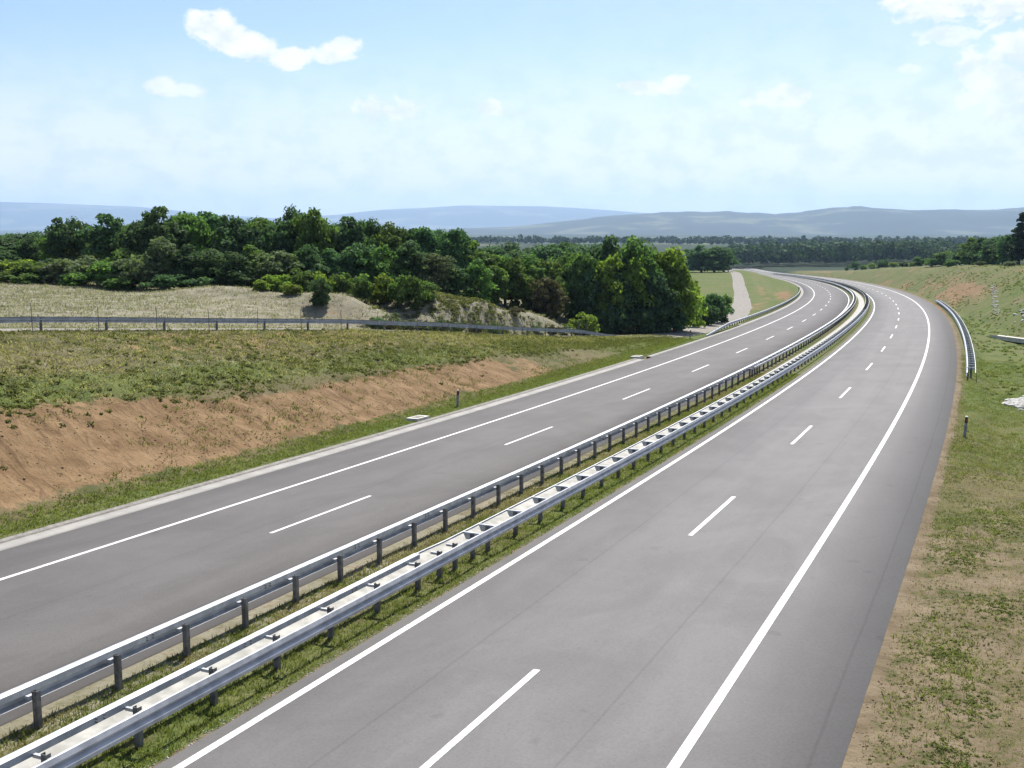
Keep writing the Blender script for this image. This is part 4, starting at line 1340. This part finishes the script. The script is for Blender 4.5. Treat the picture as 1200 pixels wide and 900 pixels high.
    # the right hand bank
    rb = [(1190, 245, 215, 6.2, 'leaf_needle', 'cone', 'tall dark conifer at the right edge above the bank'), (1212, 262, 218, 6, 'leaf_dark', 'broad', 'dark tree partly cut by the right edge of the picture'), (1160, 276, 222, 6.4, 'leaf_dark', 'skirt', 'rounded tree directly left of the tall conifer'), (1138, 277, 228, 6.0, 'leaf_mid', 'skirt', 'bushy tree with a pale top, second left of the conifer'), (1172, 280, 226, 5.6, 'leaf_dark', 'skirt', 'dark tree squeezed between rounded tree and conifer'), (1122, 290, 232, 5.0, 'leaf_dark', 'skirt', 'smaller dark tree at the left end of the bank\'s trees'),
          (1150, 277, 225, 5.6, 'leaf_dark', 'skirt', 'dark tree between the pale topped tree and the rounded tree'), (1180, 270, 221, 5.4, 'leaf_dark', 'skirt', 'taller dark tree touching the left side of the conifer'),
          (1104, 294, 236, 5.4, 'leaf_mid', 'bush', 'broad low bush left of the bank\'s trees')]
    sg = np.arange(150, 800, 1.0)
    gx, gy = so2xy(sg, 0 * sg + 29)
    gu = 600 + 1304.1 * gx / gy
    for u, v, d, w, lf, kd, lab in rb:
        k = int(np.argmin(np.abs(gu - u)))
        x, y = float(gx[k]), float(gy[k])
        tree(kd, x, y, max(1.5, top_height(v, y, x, y)), w * y / d, lf, lab, 'bush' if kd == 'bush' else 'tree', 'trees on the right bank')
    hedge = [(990, 311, 2.6, 'leaf_dark'), (1000, 305, 5.5, 'leaf_dark'), (1010, 309, 3.5, 'leaf_mid'), (1020, 307, 4.0, 'leaf_bright'), (1033, 302, 5.6, 'leaf_dark'), (1046, 306, 4.2, 'leaf_bright'), (1057, 305, 4.2, 'leaf_mid'), (1067, 306, 3.6, 'leaf_bright'), (1077, 299, 5.2, 'leaf_dark'), (1089, 301, 4.4, 'leaf_mid'), (1112, 302, 4.6, 'leaf_mid'), (1146, 306, 2.8, 'leaf_grey'), (1180, 305, 2.6, 'leaf_grey')]
    sg = np.arange(150, 800, 1.0)
    gx, gy = so2xy(sg, 0 * sg + 25)
    gu = 600 + 1304.1 * gx / gy
    for i, (u, v, w, lf) in enumerate(hedge):
        k = int(np.argmin(np.abs(gu - u)))
        x, y = float(gx[k]), float(gy[k])
        tree('bush', x, y, max(1.2, top_height(v, y, x, y)), w, lf, 'bush in the loose hedge on the crest of the right bank, %s from the left' % ORD[i], 'bush', 'hedge bushes on the right bank')


build_woods()


# ------------------------------------------------------------------ far woods
def forest(name, label, poly, n, height, seed, leaf=1.3, per=46):
    rng = np.random.default_rng(seed)
    (u0, u1, d0, d1) = poly
    C, Nn = [], []
    u = rng.uniform(u0, u1, n)
    d = d0 + (d1 - d0) * rng.random(n) ** 1.3
    x = (u - 600) / 1304.1 * d
    z = terrain(x, d)
    for k in range(n):
        h = height * rng.uniform(0.5, 1.2) * (0.8 + 0.5 * float(vnoise(np.array(x[k] / 60.0), np.array(d[k] / 60.0), seed)))
        r = h * rng.uniform(0.26, 0.6)
        dd = rng.normal(size=(per, 3))
        dd /= np.linalg.norm(dd, axis=1, keepdims=True)
        dd[:, 2] = np.where(dd[:, 2] < -0.5, -dd[:, 2], dd[:, 2])
        c = np.array([x[k], d[k], z[k] + h * 0.55])
        C.append(c + dd * np.array([r, r, h * 0.45]) * rng.uniform(0.7, 1.05, size=(per, 1)))
        Nn.append(dd)
    v, f = leaf_quads(np.concatenate(C), np.concatenate(Nn), leaf, rng, 0.75, 0.6)
    o = mesh_obj(name, v, f, M['forest'])
    tag(o, label, 'forest', None, 'stuff')


forest('forest', 'dark far wood standing across the valley beyond the bend of the motorway', (850, 1120, 900, 1250), 800, 13.5, 3, 1.6)
forest('forest', 'dark line of wood in the valley behind the roadside trees', (540, 720, 620, 900), 260, 9, 4, 1.2)
forest('forest', 'far blue green woods in the valley left of the meadow wood', (-60, 330, 700, 1100), 420, 13, 5, 1.5)
forest('forest', 'scattered hazy woods on the valley floor below the hills', (330, 1260, 1900, 2600), 800, 12, 6, 2.8, 30)


# ------------------------------------------------------------------ hills on the horizon
def hill(name, dist, depth, sky, base, seed, rough):
    us = np.linspace(sky[0][0], sky[-1][0], 260)
    vv = np.interp(us, [p[0] for p in sky], [p[1] for p in sky])
    nd = 26
    X, Y, Z = [], [], []
    for j in range(nd):
        t = j / (nd - 1)
        d = dist + depth * (t - 0.6)
        x = (us - 600) / 1304.1 * dist * (0.5 + 0.5 * d / dist)
        top = (262 - vv) / 1304.1 * dist
        prof = math.sin(min(1, t / 0.6) * math.pi / 2) ** 1.5 if t < 0.6 else math.cos((t - 0.6) / 0.4 * math.pi / 2) ** 1.2
        z = base + (top - base) * prof
        nz = fbm(x / (dist * 0.035), np.full_like(x, d) / (dist * 0.035), 6, seed)
        z = z + (top - base) * rough * nz * (0.35 + 0.65 * math.sin(t * math.pi))
        X.append(x); Y.append(np.full_like(x, d)); Z.append(z)
    v = np.stack([np.array(X), np.array(Y), np.array(Z)], -1).reshape(-1, 3)
    o = mesh_obj(name, v, grid_faces(nd, len(us)), M['hill'], smooth=True)
    o['kind'] = 'structure'


hill('hills', 9000, 4200, [(430, 275), (540, 268), (600, 266), (640, 262), (700, 254), (760, 251), (800, 250), (850, 250), (905, 252), (960, 246), (1000, 243.5), (1060, 247), (1120, 247), (1200, 245), (1300, 246), (1420, 256), (1600, 270)], -110, 101, 0.22)
hill('hills', 6500, 1600, [(800, 279), (880, 277), (960, 276), (1040, 274), (1120, 277), (1220, 279), (1400, 282)], -100, 111, 0.35)
hill('hills', 20000, 6000, [(-400, 250), (-200, 240), (0, 237), (80, 239), (170, 243), (260, 252), (330, 256), (400, 252), (450, 246), (540, 241.5), (640, 242), (700, 246), (760, 250), (850, 256), (1000, 262)], -120, 121, 0.06)

# ------------------------------------------------------------------ grass, weeds and clods close to the road
def blades(name, label, s, o, h_lo, h_hi, per, spread, mat, seed, width=0.012, tilt=0.55):
    """tufts of narrow triangular blades at the given (s, o) places"""
    rng = np.random.default_rng(seed)
    x, y = so2xy(s, o)
    z = terrain(x, y, s, o)
    n = len(x) * per
    px = np.repeat(x, per) + rng.normal(size=n) * spread
    py = np.repeat(y, per) + rng.normal(size=n) * spread
    pz = np.repeat(z, per) - 0.02
    th = np.repeat(rng.uniform(0.7, 1.3, len(x)), per)
    h = rng.uniform(h_lo, h_hi, n) * th
    a = rng.uniform(0, 2 * math.pi, n)
    w = width * rng.uniform(0.6, 1.5, n)
    lean = np.abs(rng.normal(size=n)) * tilt * h
    b = rng.uniform(0, 2 * math.pi, n)
    base = np.stack([px, py, pz], -1)
    side = np.stack([np.cos(a) * w, np.sin(a) * w, 0 * w], -1)
    tip = base + np.stack([np.cos(b) * lean, np.sin(b) * lean, h], -1)
    mid = base + (tip - base) * 0.55 + np.stack([0 * h, 0 * h, 0.12 * h], -1)
    v = np.stack([base - side, base + side, mid + side * 0.7, tip, mid - side * 0.7], 1).reshape(-1, 3)
    f = np.arange(5 * n).reshape(n, 5)
    ob = mesh_obj(name, v, f, M[mat])
    tag(ob, label, 'grass', None, 'stuff')


def clumps(name, label, s, o, r_lo, r_hi, flat, per, leaf, mat, seed):
    """low leafy plants: a dome of small leaves at each place"""
    rng = np.random.default_rng(seed)
    x, y = so2xy(s, o)
    z = terrain(x, y, s, o)
    n = len(x)
    r = np.repeat(rng.uniform(r_lo, r_hi, n), per)[:, None]
    d = rng.normal(size=(n * per, 3))
    d /= np.linalg.norm(d, axis=1, keepdims=True)
    d[:, 2] = np.abs(d[:, 2])
    c = np.repeat(np.stack([x, y, z], -1), per, 0) + d * r * rng.uniform(0.35, 1.05, size=(n * per, 1)) * np.array([1, 1, flat])
    v, f = leaf_quads(c, d + np.array([0, 0, 0.4]), leaf, rng)
    tag(mesh_obj(name, v, f, M[mat]), label, 'weeds', None, 'stuff')


def build_grass():
    rng = np.random.default_rng(5)

    def scatter(n, s0, s1, o0, o1, power=1.0):
        return s0 + (s1 - s0) * rng.random(n) ** power, rng.uniform(o0, o1, n)

    # median: short green turf, straw on its left flank
    s, o = scatter(9000, 2, 75, -1.7, -0.5, 1.3)
    blades('turf', 'short green turf between the double guard rail and the edge line', s, o, 0.04, 0.12, 7, 0.05, 'blade', 1, 0.007)
    s, o = scatter(8000, 2, 75, -3.75, -2.85, 1.3)
    k = fbm(s * 0.3, o * 0.8, 4, 7) > -0.05
    blades('turf', 'patchy turf in the median beside the left row of posts', s[k], o[k], 0.04, 0.12, 7, 0.05, 'blade', 2, 0.007)
    blades('dry_grass', 'dry straw coloured grass in the median under the left guard rail', s[~k], o[~k], 0.04, 0.12, 6, 0.06, 'straw', 3, 0.007)
    # right verge: tufts, dense and green further up, sparse near the camera
    s, o = scatter(16000, 2, 95, 10.35, 20, 1.0)
    g = fbm(s * 0.22, o * 0.35, 4, 9)
    den = np.interp(s, [0, 18, 40, 60, 95], [0.10, 0.22, 0.5, 0.8, 0.9])
    k = (g + 0.5) > (1.0 - den) * 0.55 + 0.22
    s1, o1 = s[k], o[k]
    blades('grass', 'green grass tufts on the verge right of the right carriageway', s1, o1, 0.04, 0.12, 8, 0.09, 'blade', 4, 0.010, 1.1)
    s, o = scatter(9000, 3, 48, 10.4, 17, 1.0)
    g = fbm(s * 0.4, o * 0.5, 4, 19)
    k = g > -0.06
    clumps('weeds', 'small dark weeds dotted over the bare verge right of the right carriageway', s[k], o[k], 0.02, 0.07, 0.7, 10, 0.018, 'weed', 20)
    n = 5200
    s5 = rng.uniform(70, 330, n)
    o5 = rng.uniform(11.6, 31, n)
    k5 = rng.random(n) < np.clip(0.45 + 2.6 * fbm(s5 * 0.08, o5 * 0.3, 4, 23), 0, 1)
    clumps('weeds', 'olive weeds scattered over the right bank', s5[k5], o5[k5], 0.10, 0.34, 0.45, 20, 0.09, 'weed', 24)
    gs, go = [], []
    for cs, co, sd, q in ((12.2, 11.6, 0.5, 130), (14.6, 11.9, .5, 90), (17.3, 11.3, .45, 110), (21, 12.2, .6, 140), (25, 11.4, .7, 160), (30, 12.4, .9, 200), (11.0, 12.1, 0.3, 60)):
        gs.append(cs + rng.normal(size=q) * sd)
        go.append(co + rng.normal(size=q) * sd * 0.5)
    clumps('grass', 'bright green grass patches on the bare verge right of the right carriageway', np.concatenate(gs), np.concatenate(go), 0.03, 0.09, 0.6, 14, 0.022, 'weed', 21)
    s, o = scatter(16000, 2, 60, 10.3, 17, 1.0)
    blades('dry_grass', 'thin dry grass on the bare verge right of the right carriageway', s, o, 0.03, 0.10, 5, 0.10, 'straw', 5, 0.006)
    # left verge
    s, o = scatter(9000, 14, 110, -17.9, -15.85, 1.0)
    blades('grass', 'strip of green grass along the kerb at the foot of the left slope', s, o, 0.04, 0.14, 7, 0.10, 'blade', 6, 0.014, 1.1)
    # left slope: coarse weeds in its middle, thin grass higher up
    n = 26000
    s = rng.uniform(8, 112, n)
    t = rng.random(n)
    oc = np.interp(s, S_CREST, O_CREST)
    o = -17.2 + (oc + 17.2) * t
    g = fbm(s * 0.16, o * 0.3, 4, 13)
    wgt = np.interp(t, [0, 0.28, 0.38, 0.5, 0.62, 0.75, 0.92, 1.0], [0.0, 0.02, 0.5, 0.85, 0.6, 0.28, 0.42, 0.6]) + np.interp(s, [60, 95], [0, 0.3])
    k = rng.random(n) < np.clip(wgt + 1.6 * g, 0.0, 1)
    sw, ow = s[k], o[k]
    blades('grass', 'thin grass over the upper part of the left slope', sw, ow, 0.05, 0.15, 8, 0.18, 'blade', 8, 0.020, 1.2)
    n = 9500
    s3 = rng.uniform(10, 108, n)
    t3 = rng.random(n)
    o3 = -17.2 + (np.interp(s3, S_CREST, O_CREST) + 17.2) * t3
    g3 = fbm(s3 * 0.22, o3 * 0.5, 4, 15)
    w3 = np.interp(t3, [0, 0.28, 0.36, 0.46, 0.56, 0.66, 0.9, 1.0], [0.0, 0.01, 0.75, 0.85, 0.6, 0.16, 0.14, 0.3])
    k3 = rng.random(n) < w3 * np.clip(0.75 + 3.0 * g3, 0, 1)
    clumps('weeds', 'coarse green weeds in bands across the middle of the left slope', s3[k3], o3[k3], 0.10, 0.34, 0.5, 22, 0.070, 'weed', 17)
    n = 1300
    xm = rng.normal(0, 6.5, n) - 1
    ym = rng.normal(103, 3.0, n) + np.clip(xm, 0, 20) * 1.3
    sm_, om_ = xy2so(xm, ym)
    k4 = om_ < np.interp(sm_, S_CREST, O_CREST) - 4.8
    clumps('weeds', 'olive weeds covering the spoil heap', sm_[k4], om_[k4], 0.2, 0.5, 0.5, 30, 0.09, 'weed', 18)
    k2 = (~k) & (t > 0.4)
    blades('dry_grass', 'dry yellowish grass between the weeds of the left slope', s[k2], o[k2], 0.06, 0.17, 7, 0.2, 'straw', 9, 0.02, 1.2)
    # meadow: pale dry stalks
    n = 14000
    x = rng.uniform(-52, 11, n)
    y = rng.uniform(62, 118, n)
    s, o = xy2so(x, y)
    k = (o < np.interp(s, S_CREST, O_CREST) - 4.6) & (np.abs(x / y) < 0.50)
    blades('meadow_grass', 'pale dry meadow grass beyond the gravel track', s[k], o[k], 0.06, 0.2, 7, 0.3, 'hay', 10, 0.026, 1.0)


build_grass()


def pebbles(name, label, s, o, r_lo, r_hi, mat, seed):
    rng = np.random.default_rng(seed)
    x, y = so2xy(s, o)
    z = terrain(x, y, s, o)
    n = len(x)
    oct_ = np.array([(1, 0, 0), (0, 1, 0), (-1, 0, 0), (0, -1, 0), (0, 0, 1), (0, 0, -1)], float)
    fc = np.array([(0, 1, 4), (1, 2, 4), (2, 3, 4), (3, 0, 4), (1, 0, 5), (2, 1, 5), (3, 2, 5), (0, 3, 5)])
    r = rng.uniform(r_lo, r_hi, n) * rng.random(n) ** 0.7
    sh = oct_[None] * r[:, None, None] * rng.uniform(0.6, 1.3, (n, 6, 1)) * np.array([1, 1, 0.7])
    a = rng.uniform(0, 6.28, n)
    rx = sh[..., 0] * np.cos(a)[:, None] - sh[..., 1] * np.sin(a)[:, None]
    ry = sh[..., 0] * np.sin(a)[:, None] + sh[..., 1] * np.cos(a)[:, None]
    v = np.stack([rx, ry, sh[..., 2]], -1) + np.stack([x, y, z + r * 0.2], -1)[:, None, :]
    f = (fc[None] + (np.arange(n) * 6)[:, None, None]).reshape(-1, 3)
    tag(mesh_obj(name, v.reshape(-1, 3), f, M[mat]), label, 'stones', None, 'stuff')


def build_clods():
    rng = np.random.default_rng(55)
    n = 5200
    s = rng.uniform(10, 95, n)
    t_ = rng.random(n) * 0.42
    o = -17.2 + (np.interp(s, S_CREST, O_CREST) + 17.2) * t_
    k = fbm(s * 0.3, o * 0.5, 3, 66) > -0.08
    pebbles('clods', 'clods of earth lying on the bare part of the left slope', s[k], o[k], 0.015, 0.07, 'clod', 1)
    n = 5000
    s = 3 + 57 * rng.random(n) ** 1.2
    o = 10.06 + np.abs(rng.normal(0, 1.6, n))
    pebbles('pebbles', 'pebbles and crumbs of earth along the ragged right edge of the pavement', s, o, 0.006, 0.035, 'clod', 2)
    n = 4000
    s = 2 + 60 * rng.random(n) ** 1.2
    o = -0.44 - np.abs(rng.normal(0, 0.12, n))
    pebbles('pebbles', 'pale gravel crumbs along the median edge of the right carriageway', s, o, 0.008, 0.03, 'stone', 3)


build_clods()

# ------------------------------------------------------------------ the air
def build_haze():
    mb = MB()
    x0, x1, y0, y1, z0, z1 = -26000, 26000, -2500, 27500, -260, 640
    mb.add([(x, y, z) for x in (x0, x1) for y in (y0, y1) for z in (z0, z1)], [(0, 1, 3, 2), (4, 6, 7, 5), (0, 4, 5, 1), (2, 3, 7, 6), (0, 2, 6, 4), (1, 5, 7, 3)])
    m = bpy.data.materials.new('haze')
    m.use_nodes = True
    N = Nodes(m.node_tree)
    N.n.clear()
    out = N.new('ShaderNodeOutputMaterial')
    v = N.new('ShaderNodeVolumePrincipled')
    v.inputs['Color'].default_value = (0.50, 0.71, 1.0, 1)
    v.inputs['Density'].default_value = HAZE_DENSITY
    v.inputs['Anisotropy'].default_value = 0.25
    N.l.new(v.outputs[0], out.inputs['Volume'])
    o = mb.build('haze', m)
    tag(o, 'pale blue summer haze over the whole valley', 'haze', None, 'stuff')


HAZE_DENSITY = 6.0e-5
build_haze()
